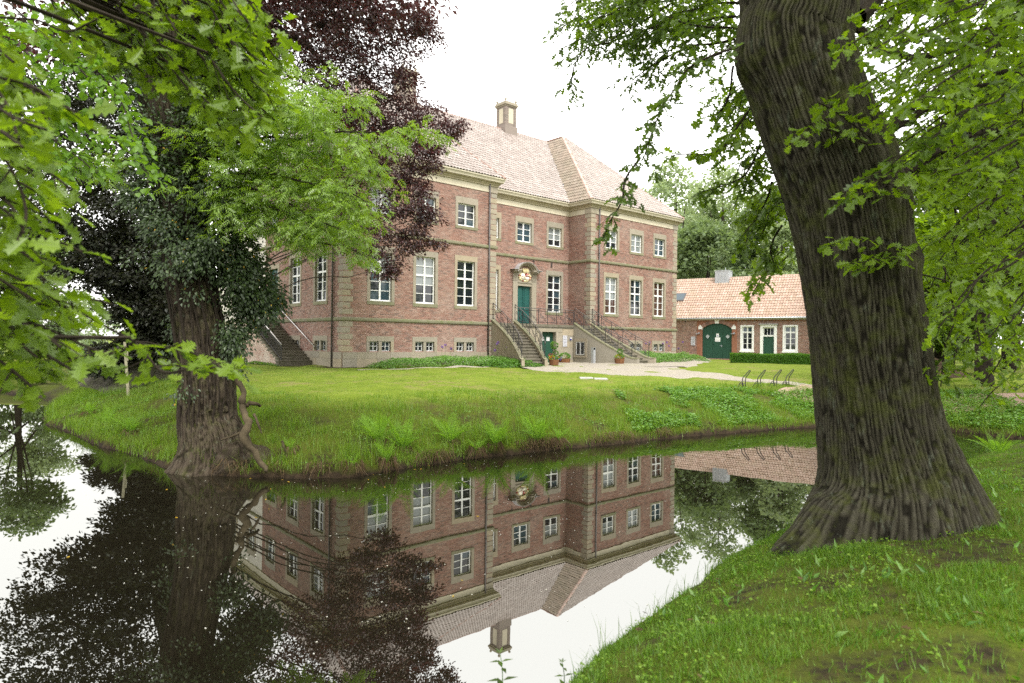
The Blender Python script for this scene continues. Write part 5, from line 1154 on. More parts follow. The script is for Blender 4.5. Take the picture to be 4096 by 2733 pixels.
def oak_branch(pts, Ys, r, gap, tl, droop, leaf, T, size, lgap=.085, sub=True, start=.15, hang=.3, wsub=False):
    q = spline([at(px, py, Y) for (px, py), Y in zip(pts, np.linspace(Ys[0], Ys[1], len(pts)))], 22); q = q + (np.stack([noise2(q[:, 0] * 3 + 9 * j, q[:, 2] * 3 + j) for j in range(3)], -1) - .5) * .10
    wood.tube(q, np.linspace(r, .006, 22), 6, cap=False); tw = twigs(q, gap, tl, droop, start, .05); tubes(wood, tw, .005, .002); L_ = list(tw) + [q[12:]]
    if sub:
        for t_ in tw:
            s2 = twigs(t_, .14, tl * .42, droop, .25, .05); L_ += s2
            if wsub: tubes(wood, s2, .003, .0015)
    p, d, n_ = leafy(L_, lgap, .25, .8, hang); put(leaf, p, d, n_, size * rng.uniform(.7, 1.2, len(p)), T)
wood, lf, ld_ = MB(), MB(), MB()
# sprays left of the trunk against the sky
for pts, Ys in (([(1700, 105), (1620, 130), (1560, 175), (1525, 230), (1495, 300), (1470, 370)], (7.2, 7.4)), ([(1460, 370), (1430, 410), (1425, 450), (1410, 490), (1385, 540)], (7.4, 7.4)), ([(1720, 260), (1660, 330), (1590, 350), (1540, 360)], (7.6, 8.2)), ([(1740, 330), (1700, 400), (1640, 430), (1600, 440)], (7.7, 8.2)),
                ([(1690, 150), (1660, 240), (1620, 260)], (7.6, 8)), ([(1760, 420), (1740, 480), (1690, 510)], (7.9, 8.4)), ([(1790, 520), (1770, 570), (1780, 610)], (8, 8.2)), ([(1700, 60), (1600, 60), (1520, 30)], (7.5, 8.2))):
    oak_branch(pts, Ys, .014, .11, .36, .6, ld_ if rng.random() < .6 else lf, T_OAKS, .125, .05, True, .05, .3, True)
for pts, Ys in (([(1690, 40), (1560, 50), (1440, 80), (1330, 130), (1310, 200)], (11, 12)), ([(1700, 10), (1560, 0), (1420, 20), (1320, 50)], (11, 12.5)), ([(1690, 90), (1580, 110), (1500, 150), (1450, 190)], (11, 12)), ([(1700, -20), (1540, -60), (1400, -40), (1300, 20)], (11, 12)), ([(1640, 60), (1560, 100), (1480, 170)], (11.4, 12.4))):
    oak_branch(pts, Ys, .022, .17, .75, .6, ld_ if rng.random() < .6 else lf, T_OAKS, .12, .055, True, .05, .3, True)
for k in range(30):
    px, py = rng.uniform(1330, 1680), rng.uniform(-60, 190); Y = rng.uniform(10.5, 13)
    if py > 90 + (px - 1330) * .25 and px < 1600: py -= 90
    oak_branch([(px + 120, py - 70), (px + 60, py - 35), (px, py), (px - 50, py + 30)], (Y, Y), .012, .17, .6, .6, ld_ if rng.random() < .6 else lf, T_OAKS, .115, .06, True, .03)
for k in range(20):
    py = rng.uniform(150, 620); px = 1700 + (py - 100) * .17 - rng.uniform(0, 60); Y = rng.uniform(7.9, 9.2)
    oak_branch([(px + 90, py - 60), (px + 40, py - 20), (px, py + 15), (px - 20, py + 60)], (Y, Y), .008, .13, .36, .6, ld_ if rng.random() < .55 else lf, T_OAKS, .12, .06, True, .03)
# trunk sprouts
for pts, Ys in (([(2010, 345), (1930, 300), (1850, 290), (1825, 320)], (6.7, 6.3)), ([(2010, 330), (1960, 270), (1880, 230)], (6.7, 6.4)), ([(2110, 590), (2030, 560), (1960, 545), (1905, 555)], (6.7, 6.2)), ([(2090, 570), (2020, 590), (1950, 600)], (6.7, 6.3)), ([(2060, 380), (2040, 430), (1990, 440)], (6.7, 6.4))):
    oak_branch(pts, Ys, .008, .09, .26, .3, lf, T_OAK, .125, .05, False, .1)
# dense sprays right of the trunk
R_SP = []
for k in range(74):
    px, py = rng.uniform(2010, 2380), rng.uniform(-40, 430); Y = rng.uniform(5.0, 10.5); R_SP.append(([(px + 160, py - 90), (px + 70, py - 40), (px, py + 10), (px - 70, py + 45)], (Y + .3, Y)))
for k in range(40):
    px, py = rng.uniform(2170, 2400), rng.uniform(330, 880) ; Y = rng.uniform(5.5, 11); R_SP.append(([(px + 140, py - 120), (px + 60, py - 60), (px, py), (px - 40, py + 50)], (Y + .3, Y)))
R_SP.sort(key=lambda a: a[0][0][1] - a[0][0][0] * .6)
R_SP += [([(2105, 625), (2180, 640), (2240, 650), (2290, 690)], (7.2, 7)), ([(2180, 640), (2185, 720), (2170, 800), (2160, 880)], (7, 6.8)), ([(2230, 760), (2200, 810), (2190, 850)], (7, 6.6)), ([(2250, 690), (2230, 740), (2260, 800)], (6.8, 6.6))]
MAINR = np.concatenate([spline([at(px, py, Y) for px, py, Y in L_], 30) for L_ in ([(1965, 40, 7.3), (2150, -120, 8), (2500, -200, 9)], [(2000, 330, 7.3), (2200, 190, 8), (2600, 120, 9)], [(2040, 420, 7.3), (2300, 300, 8), (2650, 420, 9)])])
for L_, r in (([(1965, 40, 7.3), (2150, -120, 8), (2500, -200, 9)], .12), ([(2000, 330, 7.3), (2200, 190, 8), (2600, 120, 9)], .05), ([(2040, 420, 7.3), (2300, 300, 8), (2650, 420, 9)], .05)): wood.tube(spline([at(px, py, Y) for px, py, Y in L_], 30), np.linspace(r, r * .5, 30), 7, cap=False)
for pts, Ys in R_SP:
    oak_branch(pts, Ys, .010, .17, .42, .55, lf if rng.random() < .82 else ld_, T_OAKS, .12, .072, True, .05)
    s0 = at(pts[0][0], pts[0][1], Ys[0]); e0 = MAINR[np.argmin(((MAINR - s0) ** 2).sum(1))]; wood.tube(spline([e0, e0 * .7 + s0 * .3 + [.05, .1, .12], e0 * .35 + s0 * .65 + [-.05, 0, .1], s0], 10), np.linspace(.008, .006, 10), 4, cap=False); MAINR = np.concatenate([MAINR, spline([at(px, py, Y) for (px, py), Y in zip(pts, np.linspace(Ys[0], Ys[1], len(pts)))], 8)])
for pts, Ys, r in (([(1965, 60), (2080, 130), (2200, 110), (2330, 40)], (7.3, 8.5), .05), ([(2000, 330), (2110, 260), (2230, 200), (2360, 180)], (7.3, 8.2), .05), ([(2040, 420), (2150, 350), (2260, 300)], (7.2, 7.6), .04), ([(2350, 450), (2250, 530), (2150, 560)], (9, 8.6), .04)):
    q = spline([at(px, py, Y) for (px, py), Y in zip(pts, np.linspace(Ys[0], Ys[1], len(pts)))], 20); q += rnd(20) * .02; wood.tube(q, np.linspace(r, r * .4, 20), 7)
wood.build('branches', M['twig'], oak); lf.build('crown', M['leaf_oak'], oak); ld_.build('crown', M['leaf_oak_dark'], oak)
lf = MB(); C = np.concatenate([ell(c, r, n, .4) for c, r, n in [((4, 6, 11), (6, 6, 2.0), 120), ((9, 5, 9.5), (4, 5, 2.0), 60), ((11, 10, 9), (4, 4, 3), 60)]]); p, d, n_, s = clumps(C, .95, 34, .26, .5); put(lf, p, d, n_, s, T_OAKS); lf.build('crown', M['leaf_oak'], oak)  # oak crown above the view, added to shade trunk and near grass

# ================================================================ oak beside the camera: its boughs hang in from the left
ok2 = empty('oak_tree', (-4.9, .4, 1.0), 'leafy oak boughs hanging in over the water, trunk outside the picture', 'tree')
ridged('trunk', [(-4.9, .4, .5), (-4.8, .5, 2.5), (-4.6, .6, 5), (-4.4, .8, 8)], [.42, .34, .3, .2], 30, .04, M['bark_oak'], ok2, 60, 80, seed=5.)
wood, lf = MB(), MB()
FG = [([(-40, 660), (120, 700), (300, 775), (430, 800), (530, 850)], (3.7, 3.5)), ([(-60, 690), (100, 760), (240, 800), (330, 780)], (3.4, 3.2)), ([(-60, 610), (60, 660), (160, 690), (270, 700)], (3.6, 3.5)), ([(300, 775), (380, 850), (450, 850), (520, 840)], (3.5, 3.4)), ([(-80, 560), (40, 600), (130, 650)], (3.2, 3.0)), ([(-60, 760), (60, 800), (160, 840)], (3.3, 3.1)), ([(-40, 720), (80, 780), (200, 850)], (3.8, 3.6)),
      ([(-60, 300), (40, 380), (70, 480), (60, 560)], (2.7, 2.5)), ([(-60, 420), (30, 460), (70, 540)], (2.6, 2.5)), ([(-60, 120), (20, 240), (60, 330)], (2.8, 2.6)), ([(-50, 20), (60, 30), (140, 60), (220, 40)], (3.4, 3.6)), ([(-50, 220), (40, 280), (110, 300)], (2.6, 2.5)),
      ([(200, -60), (260, 20), (330, 60), (420, 110)], (4.3, 4.4)), ([(330, -60), (400, 10), (470, 60), (560, 150), (600, 200)], (4.4, 4.6)), ([(420, -60), (490, 40), (530, 110), (580, 130)], (4.2, 4.4)), ([(480, 180), (540, 260), (570, 300)], (4.6, 4.6)), ([(240, -40), (300, 50), (380, 150), (440, 190)], (4.6, 4.7)), ([(430, 60), (510, 160), (620, 200)], (4.7, 4.8)), ([(150, -60), (230, 60), (280, 140)], (4.5, 4.5)), ([(300, -40), (380, 90), (460, 210), (500, 300)], (4.9, 4.9)), ([(520, -60), (580, 0), (630, 40)], (4.5, 4.6)),
      ([(-60, 820), (30, 860), (60, 880)], (3.2, 3.1)), ([(-60, 500), (50, 540), (140, 560), (210, 590)], (3.6, 3.5))]
for k in range(72):
    px, py, Y = rng.uniform(130, 600), rng.uniform(-40, 240) , rng.uniform(3.9, 5.0)
    if py > 60 + (px - 150) * .5: continue
    FG.append(([(px - 90, py - 110), (px - 40, py - 40), (px, py + 10), (px + 50, py + 60)], (Y, Y)))
for k in range(44):
    px, py, Y = rng.uniform(-60, 110) , rng.uniform(60, 880), rng.uniform(2.5, 3.8); FG.append(([(px - 160, py - 70), (px - 60, py - 30), (px, py), (px + 50, py + 35)], (Y, Y)))
for pts, Ys in FG:
    oak_branch(pts, Ys, .006, .10, .24, .35, lf, T_OAK, .118, .05, False, .02, .2)
    s0 = at(pts[0][0], pts[0][1], Ys[0]); e0 = np.array([-4.6 if s0[0] < -2.8 else -4.45, .62, min(max(s0[2] - .8, 1.4), 6.8)]); wood.tube(spline([e0, e0 * .55 + s0 * .45 + [0, -.1, .35], s0], 10), np.linspace(.03, .009, 10), 4, cap=False)
wood.build('branches', M['twig'], ok2); lf.build('crown', M['leaf_oak'], ok2)
# ================================================================ lime twigs in front of the ash
lm = empty('lime_tree', (-11.5, 6.2, 0), 'drooping lime twigs with round bright leaves at upper left', 'tree')
wood, lf = MB(), MB()
for pts, Ys in (([(0, 150), (120, 220), (220, 300), (290, 350), (350, 410)], (7.2, 7.0)), ([(40, 60), (150, 130), (250, 220), (310, 320)], (7.4, 7.2)), ([(-20, 250), (90, 300), (160, 350), (230, 400)], (7.0, 6.8)), ([(20, 330), (110, 350), (190, 400)], (7.4, 7.2)), ([(60, 110), (130, 250), (190, 330)], (7.6, 7.6)), ([(-40, 60), (40, 150), (90, 260)], (7, 7)), ([(-40, 380), (40, 420), (110, 440)], (7, 7)), ([(150, 60), (220, 130), (270, 200)], (7.4, 7.4)), ([(0, 0), (90, 60), (170, 150)], (7.6, 7.4)), ([(100, 0), (180, 50), (250, 130)], (7.6, 7.6)), ([(-40, 180), (30, 230), (100, 330)], (7.2, 7.2))):
    oak_branch(pts, Ys, .012, .12, .6, .6, lf, T_ROUND, .085, .045, True, .03)
wood.tube(spline([(-11.5, 6.2, -.2), (-11, 6.3, 3), (-9.5, 6.6, 6.2), tuple(at(-60, 100, 7.2))], 20), np.linspace(.28, .03, 20), 8)
wood.build('trunk', M['bark_dark'], lm); lf.build('crown', M['leaf_lime'], lm)

# ================================================================ trees behind the outbuilding and along the park
G1 = 'trees behind the outbuilding'
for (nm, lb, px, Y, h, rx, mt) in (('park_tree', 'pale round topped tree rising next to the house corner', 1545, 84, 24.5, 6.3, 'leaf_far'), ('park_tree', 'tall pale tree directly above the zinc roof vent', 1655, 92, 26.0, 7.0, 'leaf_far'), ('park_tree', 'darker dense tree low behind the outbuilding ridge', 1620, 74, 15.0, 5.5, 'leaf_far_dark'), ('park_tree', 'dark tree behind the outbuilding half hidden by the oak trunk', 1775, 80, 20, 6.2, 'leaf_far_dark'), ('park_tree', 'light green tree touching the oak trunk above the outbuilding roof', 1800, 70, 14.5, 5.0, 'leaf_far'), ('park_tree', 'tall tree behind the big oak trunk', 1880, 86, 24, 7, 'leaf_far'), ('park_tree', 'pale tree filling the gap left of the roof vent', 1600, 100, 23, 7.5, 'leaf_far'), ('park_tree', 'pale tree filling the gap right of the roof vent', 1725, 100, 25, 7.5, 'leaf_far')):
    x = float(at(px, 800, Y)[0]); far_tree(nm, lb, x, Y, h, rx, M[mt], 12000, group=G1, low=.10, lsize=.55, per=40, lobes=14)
G2 = 'park trees right of the oak'
for (lb, px, Y, h, rx, mt, lo) in (('dark tree just right of the oak trunk above the sandy path', 2170, 44, 17, 4.6, 'leaf_shade', .2), ('bright green tree low over the sandy path', 2150, 33, 8.0, 3.0, 'leaf_oak', .16), ('tall bright green tree filling the gap right of the oak trunk', 2260, 26, 13, 3.6, 'leaf_oak', .30), ('bright spreading tree at the right picture edge', 2400, 22, 12, 3.4, 'leaf_oak', .28), ('dark park tree with bare lower trunk near the picture edge', 2320, 40, 18, 5, 'leaf_shade', .32), ('dark park tree with bare trunk beside the dark pond', 2255, 52, 19, 5.5, 'leaf_shade', .3), ('dark park tree cut off by the picture edge', 2390, 34, 16, 4.5, 'leaf_oak_dark', .35), ('shady park tree far behind the mound', 2330, 66, 20, 7, 'leaf_shade', .2), ('thin shady park tree behind the oak sprays', 2210, 62, 22, 6, 'leaf_shade', .25)):
    x = float(at(px, 800, Y)[0]); far_tree('park_tree', lb, x, Y, h, rx, M[mt], 10500, group=G2, low=lo, lsize=.36 if Y > 30 else .2, per=40, lobes=12)
G3 = 'trees on the far left bank'
for (lb, x, y, h, rx, mt, lo) in (('dark tree on the far left bank mirrored at the picture edge', -32, 43, 9, 4.0, 'leaf_far_dark', .05), ('low pale tree on the far left lawn', -28, 60, 7, 4.5, 'leaf_far', .05), ('round bush like tree far behind the copper beech trunk', -24, 70, 7.5, 5.5, 'leaf_far', .05), ('second low tree at the left lawn edge', -40, 58, 8, 5, 'leaf_far', .05)):
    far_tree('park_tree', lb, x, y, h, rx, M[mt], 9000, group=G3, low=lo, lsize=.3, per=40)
far_tree('bank_shrub', 'yellow green shrub at the tip of the far bank', -19.6, 31.6, 1.3, 1.5, M['leaf_bed'], 3000, 'shrub', None, False, .0, .12)
# ================================================================ grass and herbs
def blades(name, X, Y, h, wd, mat, label, lean=.5, seg=2, cat='grass'):
    n = len(X); Z = ground(X, Y) - .01; a = rng.uniform(0, 2 * math.pi, n); d = np.stack([np.cos(a), np.sin(a), 0 * a], -1); s = np.stack([-np.sin(a), np.cos(a), 0 * a], -1)
    P = np.stack([X, Y, Z], -1); h = h * rng.uniform(.5, 1.25, n); w_ = wd * rng.uniform(.7, 1.3, n); l = lean * rng.uniform(.1, 1.2, n) * h; up = np.array([0, 0, 1.])
    b = MB()
    if seg == 1:
        V = np.stack([P - s * w_[:, None] / 2, P + s * w_[:, None] / 2, P + up * h[:, None] + d * l[:, None]], 1); b.add(V.reshape(-1, 3), np.arange(3 * n).reshape(-1, 3))
    else:
        m = P + up * h[:, None] * .6 + d * l[:, None] * .3
        V = np.stack([P - s * w_[:, None] / 2, P + s * w_[:, None] / 2, m + s * w_[:, None] * .4, m - s * w_[:, None] * .4, P + up * h[:, None] * .95 + d * l[:, None]], 1)
        i = 5 * np.arange(n)[:, None]; b.add(V.reshape(-1, 3), np.concatenate([i + 0, i + 1, i + 2, i + 3], 1)); b.f.append(np.concatenate([i + 3, i + 2, i + 4], 1))
    o = b.build(name, mat); return tag(o, label, cat, kind='stuff')
def scatter(n, x0, x1, y0, y1, fn, dens=None):
    X = rng.uniform(x0, x1, n); Y = rng.uniform(y0, y1, n); d, nr = shore(X, Y); k = fn(X, Y, d, nr)
    return X[k], Y[k], d[k]
tuft = lambda X, Y: fbm2(X * 1.6, Y * 1.6, 3)
nb = lambda f: (lambda X, Y, d, nr: (nr > .5) & (d > .02) & (X > -1.2) & (abs(X) < Y * .92 + .6) & (rng.random(len(X)) < f * np.clip(6.5 / (X ** 2 + Y ** 2) ** .5, .12, 1) ** 1.4 * np.clip((tuft(X, Y) - .28) * 7, .12, 1)))
X, Y, d = scatter(620000, -1.5, 12.5, 2.6, 16.5, nb(1.0)); print('near blades', len(X))
blades('grass', X, Y, .028 + .05 * noise2(X * 3, Y * 3), .0065, M['grass_near'], 'soft green grass covering the near bank in the foreground', 1.2, 1)
X, Y, d = scatter(260000, -1.5, 12.5, 2.6, 16.5, nb(.62)); print('near long', len(X))
blades('grass', X, Y, .03 + .11 * tuft(X, Y) * (.3 + 1.1 * noise2(X * 2.2, Y * 2.2)), .006, M['grass_near'], 'longer tufts standing up in the near grass', .9, 2)
X, Y, d = scatter(6000, -1.0, 10, 4.0, 16, lambda X, Y, d, nr: (nr > .5) & (d > .0) & (d < .45)); blades('grass', X, Y, .26, .005, M['grass_near'], 'long wispy grass fringing the near waterline', .7, 2)
X, Y, d = scatter(330000, -18, 16.5, 13, 27, lambda X, Y, d, nr: (nr < .5) & (d > .04) & (d < 4.6) & (rng.random(len(X)) < np.clip((tuft(X, Y) - .22) * 4, .15, 1) * np.clip(1.35 - d / 5, .15, 1)))
hh = np.clip(.24 - .028 * d, .05, .3) * (.35 + 1.9 * np.clip(tuft(X + 40, Y) - .2, 0, 1) + .9 * (noise2(X * 2.3, Y * 2.3) > .72)); print('bank blades', len(X))
blades('grass', X, Y, hh, .011, M['grass'], 'rough uncut grass on the island bank above the water', .7, 1)
X, Y, d = scatter(70000, -18, 14, 18, 33, lambda X, Y, d, nr: (nr < .5) & (d > 2.5)); blades('grass', X, Y, .04, .014, M['grass'], 'short mown lawn grass before the house', .9, 1)
X, Y, d = scatter(90000, -16, 16, 13, 24, lambda X, Y, d, nr: (nr < .5) & (d > .0) & (d < .35) & (rng.random(len(X)) < .55)); blades('grass', X, Y, .24, .012, M['grass'], 'long grass hanging over the island waterline', 1.3, 2)
# low leafy herbs
def herbs(name, X, Y, hmax, size, mat, label, T=T_DIAM, cat='ground cover', zoff=0.0, zarr=None):
    n = len(X); Z = ground(X, Y) if zarr is None else zarr; P = np.stack([X, Y, Z + zoff + hmax * rng.random(n)], -1); a = rng.uniform(0, 2 * math.pi, n)
    b = MB(); put(b, P, np.stack([np.cos(a), np.sin(a), rng.uniform(-.3, .5, n)], -1), unit(np.array([0, 0, 1.]) + rnd(n) * .4), size * rng.uniform(.6, 1.3, n), T); o = b.build(name, mat); return tag(o, label, cat, kind='stuff')
X, Y, d = scatter(90000, 3.5, 17, 18, 25.2, lambda X, Y, d, nr: (nr < .5) & (d > .25) & (d < 3.6) & (tuft(X * .6, Y * .6 + 9) > .40 - .02 * X + .1)); print('herb', len(X))
herbs('herbs', X, Y, .13, .085, M['leaf_bed'], 'bright low nettles and ground elder on the right island bank')
X, Y, d = scatter(30000, -17, 5, 13, 24, lambda X, Y, d, nr: (nr < .5) & (d > .08) & (d < 2.2) & (tuft(X * .9 + 3, Y * .9) > .5)); herbs('herbs', X, Y, .10, .06, M['leaf_bed'], 'small leafy weeds scattered along the earthy waterline')
X, Y, d = scatter(50000, -1, 9, 3, 14, lambda X, Y, d, nr: (nr > .5) & (d > .05) & (tuft(X * 1.3 + 5, Y * 1.3) > .44) & (rng.random(len(X)) < .75)); herbs('clover', X, Y, .07, .024, M['grass'], 'clover patches among the near grass', T_ROUND)
X, Y, d = scatter(5000, -.8, 8, 3.4, 12, lambda X, Y, d, nr: (nr > .5) & (d > .05) & (tuft(X * .8 + 2, Y * .8) > .42)); n = min(len(X), 700); a = rng.uniform(0, 6.28, n); b = MB()
put(b, np.stack([X[:n], Y[:n], ground(X[:n], Y[:n])], -1), np.stack([np.cos(a) * .6, np.sin(a) * .6, rng.uniform(.3, 1.1, n)], -1), unit(rnd(n) + [0, 0, .8]), rng.uniform(.05, .13, n), T_LONG); tag(b.build('weeds', M['leaf_bed']), 'broad dock and dandelion leaves poking out of the near grass', 'weeds', kind='stuff')
X, Y, d = scatter(900, -.8, 9, 3.4, 13, lambda X, Y, d, nr: (nr > .5) & (d > .1)); n = min(len(X), 130); a = rng.uniform(0, 6.28, n); b = MB()
put(b, np.stack([X[:n], Y[:n], ground(X[:n], Y[:n]) + .045], -1), np.stack([np.cos(a), np.sin(a), 0 * a], -1), unit(rnd(n) * .4 + [0, 0, 1]), rng.uniform(.03, .07, n), T_OAKS); tag(b.build('fallen_leaves', M['straw']), 'brown fallen leaves lying in the near grass', 'leaves', kind='stuff')
# dead stalks hanging over the far waterline
X, Y, d = scatter(150000, -8, 5.5, 12.8, 20, lambda X, Y, d, nr: (nr < .5) & (d > -.02) & (d < .20) & (tuft(X * 1.1, Y * 1.1) > .47)); n = min(len(X), 6000); X, Y = X[:n], Y[:n]
P0_ = np.stack([X, Y, rng.uniform(.12, .34, n)], -1); a = rng.uniform(0, 6.28, n); b = MB(); put(b, P0_, np.stack([np.cos(a) * .4, np.sin(a) * .4 - .5, -rng.uniform(.3, 1.2, n)], -1), rnd(n), rng.uniform(.10, .34, n), (np.array([(-.02, 0, 0), (.02, 0, 0), (0, 1, 0)]), [(0, 1, 2)])); tag(b.build('dead_stalks', M['straw']), 'brown dead stalks and roots hanging over the island waterline', 'stalks', kind='stuff')
# ferns
def frond(L, arch):
    b = MB(); n = 27; t_ = np.linspace(0, 1, n); x = L * (t_ * .32 + .30 * t_ ** 2 * arch); z = L * (t_ * 1.02 - .38 * arch * t_ ** 2.4); P = np.stack([x, 0 * x, z], -1); b.tube(P, np.linspace(.006, .002, n), 3, cap=False)
    T = unit(np.gradient(P, axis=0)); idx = np.arange(4, n)
    for sg in (-1, 1):
        pl = L * .17 * np.sin(np.clip((t_[idx] - .08) / .92, 0, 1) ** .8 * math.pi) ** .75 + .008
        put(b, P[idx], T[idx] * .35 + np.array([0, sg, 0]), np.cross(T[idx], [0, 1., 0]) * -1 + [0, 0, .3], pl, (np.array([(0, 0, 0), (.06, .3, 0), (0, 1, -.12), (-.06, .3, 0)]), [(0, 1, 2, 3)]))
    me = b.mesh('frond'); me.materials.append(M['fern']); return me
FRM = [frond(.85, .8), frond(1.0, .5), frond(.7, 1.1), frond(.95, .3)]
def fern(x, y, z, label, n, sc=1.0, dead=True):
    f = empty('fern', (x, y, z), label, 'fern', 'ferns along the water'); n = int(n * 1.15)
    for k in range(n):
        a = 2 * math.pi * k / n + rng.uniform(-.3, .3); s_ = sc * rng.uniform(.7, 1.1); tilt = rng.uniform(-.1, .5)
        inst('frond', FRM[k % 4], Matrix.Translation((x, y, z)) @ Matrix.Rotation(a, 4, 'Z') @ Matrix.Rotation(tilt, 4, 'Y') @ Matrix.Scale(s_, 4), f)
    if dead:
        m = 160; b = MB(); a = rng.uniform(0, 6.28, m); put(b, np.array([x, y, z]) + np.stack([.16 * np.cos(a), .16 * np.sin(a), rng.uniform(-.02, .12, m)], -1), np.stack([.5 * np.cos(a), .5 * np.sin(a), -rng.uniform(.3, 1.4, m)], -1), rnd(m), rng.uniform(.12, .34, m), (np.array([(-.025, 0, 0), (.025, 0, 0), (0, 1, 0)]), [(0, 1, 2)])); b.build('dead_fronds', M['straw'], f)
    return f
FN = [(870, 1036, 'tall pale fern, first of the upright clumps right of the ash roots', 13, 1.05), (925, 1036, 'pale fern clump touching the tall first clump', 12, 1.0), (1034, 1022, 'tall fern on a brown rooty tussock, below the round entrance tub', 12, 1.05), (1136, 1020, 'fern clump with spreading fronds on the middle tussock', 13, 1.0), (1233, 1010, 'dense tall fern on the rightmost brown tussock', 14, 1.05), (1285, 1012, 'small fern right of the rightmost tussock', 8, .6), (880, 1062, 'small dark fern drooping low over the water', 7, .6), (1090, 1040, 'little fern low between two tussocks', 7, .5), (790, 1080, 'tiny fern at the waterline near the ash root', 6, .42), (665, 1050, 'small fern sprig right of the big ash root', 6, .45), (250, 985, 'fern on the shady bank left of the ash', 10, .8), (300, 1000, 'fern nearest the ash on the shady left bank', 10, .75), (205, 960, 'leftmost fern on the island bank', 9, .7)]
for px, py, lb, n, sc in FN:
    q = atz(px, py, .26); dd, _ = shore(np.array([q[0]]), np.array([q[1]])); fern(q[0], q[1] + max(0, .12 - dd[0]), max(.2, gz(q[0], q[1] + max(0, .12 - dd[0]))), lb, n, sc)
q = atz(2290, 1052, .55); fern(q[0], q[1], gz(q[0], q[1]), 'fern on the near bank right of the big oak', 9, .8, False)
# nettles on the near shore
def nettle(x, y, z, h, label, npair=5, mat='leaf_oak_dark'):
    t_ = empty('nettle', (x, y, z), label, 'plant', 'weeds at the near waterline'); b = MB(); P = spline([(x, y, z - .05), (x + .01, y, z + h * .5), (x - .01, y - .01, z + h)], 10); b.tube(P, np.linspace(.005, .002, 10), 5); b.build('stem', M['leaf_hedge'], t_)
    for k in range(npair):
        q = P[int(2 + 7 * k / npair)]; a = k * 1.57 + .3
        for sg in (0, math.pi): b = MB(); put(b, q[None], np.array([[math.cos(a + sg), math.sin(a + sg), .15]]), np.array([[0, 0, 1.]]), [h * (.42 - .04 * k)], T_ROUND if mat == 'leaf_bed' else T_LONG); b.build('leaf', M[mat], t_)
    b = MB(); a = np.arange(5) * 1.256; put(b, np.repeat(P[-1:], 5, 0), np.stack([np.cos(a), np.sin(a), .6 + 0 * a], -1), np.tile([0, 0, 1.], (5, 1)), h * .16, T_LONG); b.build('leaf_tip', M[mat], t_)
q = atz(1150, 1590, .05); nettle(q[0], q[1], -.02, .38, 'tall nettle standing alone against the mirrored sky')
q = atz(1292, 1580, .05); nettle(q[0], q[1], 0, .26, 'shorter nettle where the grass meets the bottom edge', 4)
q = atz(1390, 1520, .08); nettle(q[0], q[1], 0, .2, 'small weed leaning over the water from the grass edge', 4)
q = atz(1560, 1400, .1); nettle(q[0], q[1], .03, .24, 'broad leaved dock halfway along the near waterline', 3, 'leaf_bed')
# floating leaves and petals
X, Y, d = scatter(3000, -8, 8, 5.4, 21, lambda X, Y, d, nr: (d < -.05) & (tuft(X * .5, Y * .5 + 3) > .42) ); n = min(650, len(X)); a = rng.uniform(0, 6.28, n)
b = MB(); put(b, np.stack([X[:n], Y[:n], np.full(n, .004)], -1), np.stack([np.cos(a), np.sin(a), 0 * a], -1), np.tile([0, 0, 1.], (n, 1)), rng.uniform(.012, .03, n), T_DIAM); b.v[0][:, 2] = .004; tag(b.build('floating_petals', M['petal_white']), 'pale petals and seeds drifting on the water', 'petals', kind='stuff')
X, Y, d = scatter(700, -6.5, .5, 7, 15, lambda X, Y, d, nr: (d < -.02) & ((d > -.5) | (rng.random(len(X)) < .15))); n = min(24, len(X)); a = rng.uniform(0, 6.28, n)
b = MB(); put(b, np.stack([X[:n], Y[:n], np.full(n, .005)], -1), np.stack([np.cos(a), np.sin(a), 0 * a], -1), np.tile([0, 0, 1.], (n, 1)), rng.uniform(.03, .07, n), T_DIAM); b.v[0][:, 2] = .006; tag(b.build('fallen_leaves', M['leaf_yellow']), 'yellow fallen leaves floating by the ash roots', 'leaves', kind='stuff')
# ================================================================ beds, hedge
def bed(name, label, u0, u1, v0, v1, n, hmax, mat):
    U = rng.uniform(u0, u1, n); V = rng.uniform(v0, v1, n); fu = np.clip(np.minimum((U - u0), (u1 - U)) / .7, 0, 1); fv = np.clip(np.minimum((V - v0) * 1.2, (v1 - V) * 2 + .3) / .6, 0, 1); wv = (fbm2(U * 1.1 + 5, V * 1.3, 3)); hmx = hmax * np.sqrt(fu * fv) * (.45 + 1.1 * wv)
    P = HP(U, V, 0); Z = ground(P[:, 0], P[:, 1]); P[:, 2] = Z + hmx * rng.random(n) ** .4; a = rng.uniform(0, 6.28, n); b = MB()
    put(b, P, np.stack([np.cos(a), np.sin(a), rng.uniform(-.4, .4, n)], -1), unit(np.array([.2, -.4, 1.]) + rnd(n) * .4), .085 * rng.uniform(.6, 1.4, n), T_DIAM); return tag(b.build(name, mat), label, 'flower bed', kind='stuff')
bed('bed_plants', 'leafy green flower bed along the left wing', 1.2, 10.2, -2.75, -.2, 14000, .42, M['leaf_bed'])
bed('bed_plants', 'dense low green plants at the foot of the left stair flight', 6.8, 9.9, -4.3, -2.2, 6000, .38, M['leaf_hedge'])
bed('bed_plants', 'leafy green flower bed along the right wing', 19.8, 27.2, -3.6, -.2, 14000, .6, M['leaf_bed'])
U = rng.uniform(1.6, 9.6, 700); V = rng.uniform(-2.5, -.5, 700); k = fbm2(U * 1.3, V * 1.3, 2) > .36; P = HP(U[k], V[k], 0); herbs('bed_flowers', P[:, 0], P[:, 1], .2, .05, M['petal_white'], 'small white flowers sprinkled over the bed by the left wing', T_DIAM, 'flowers', .12)
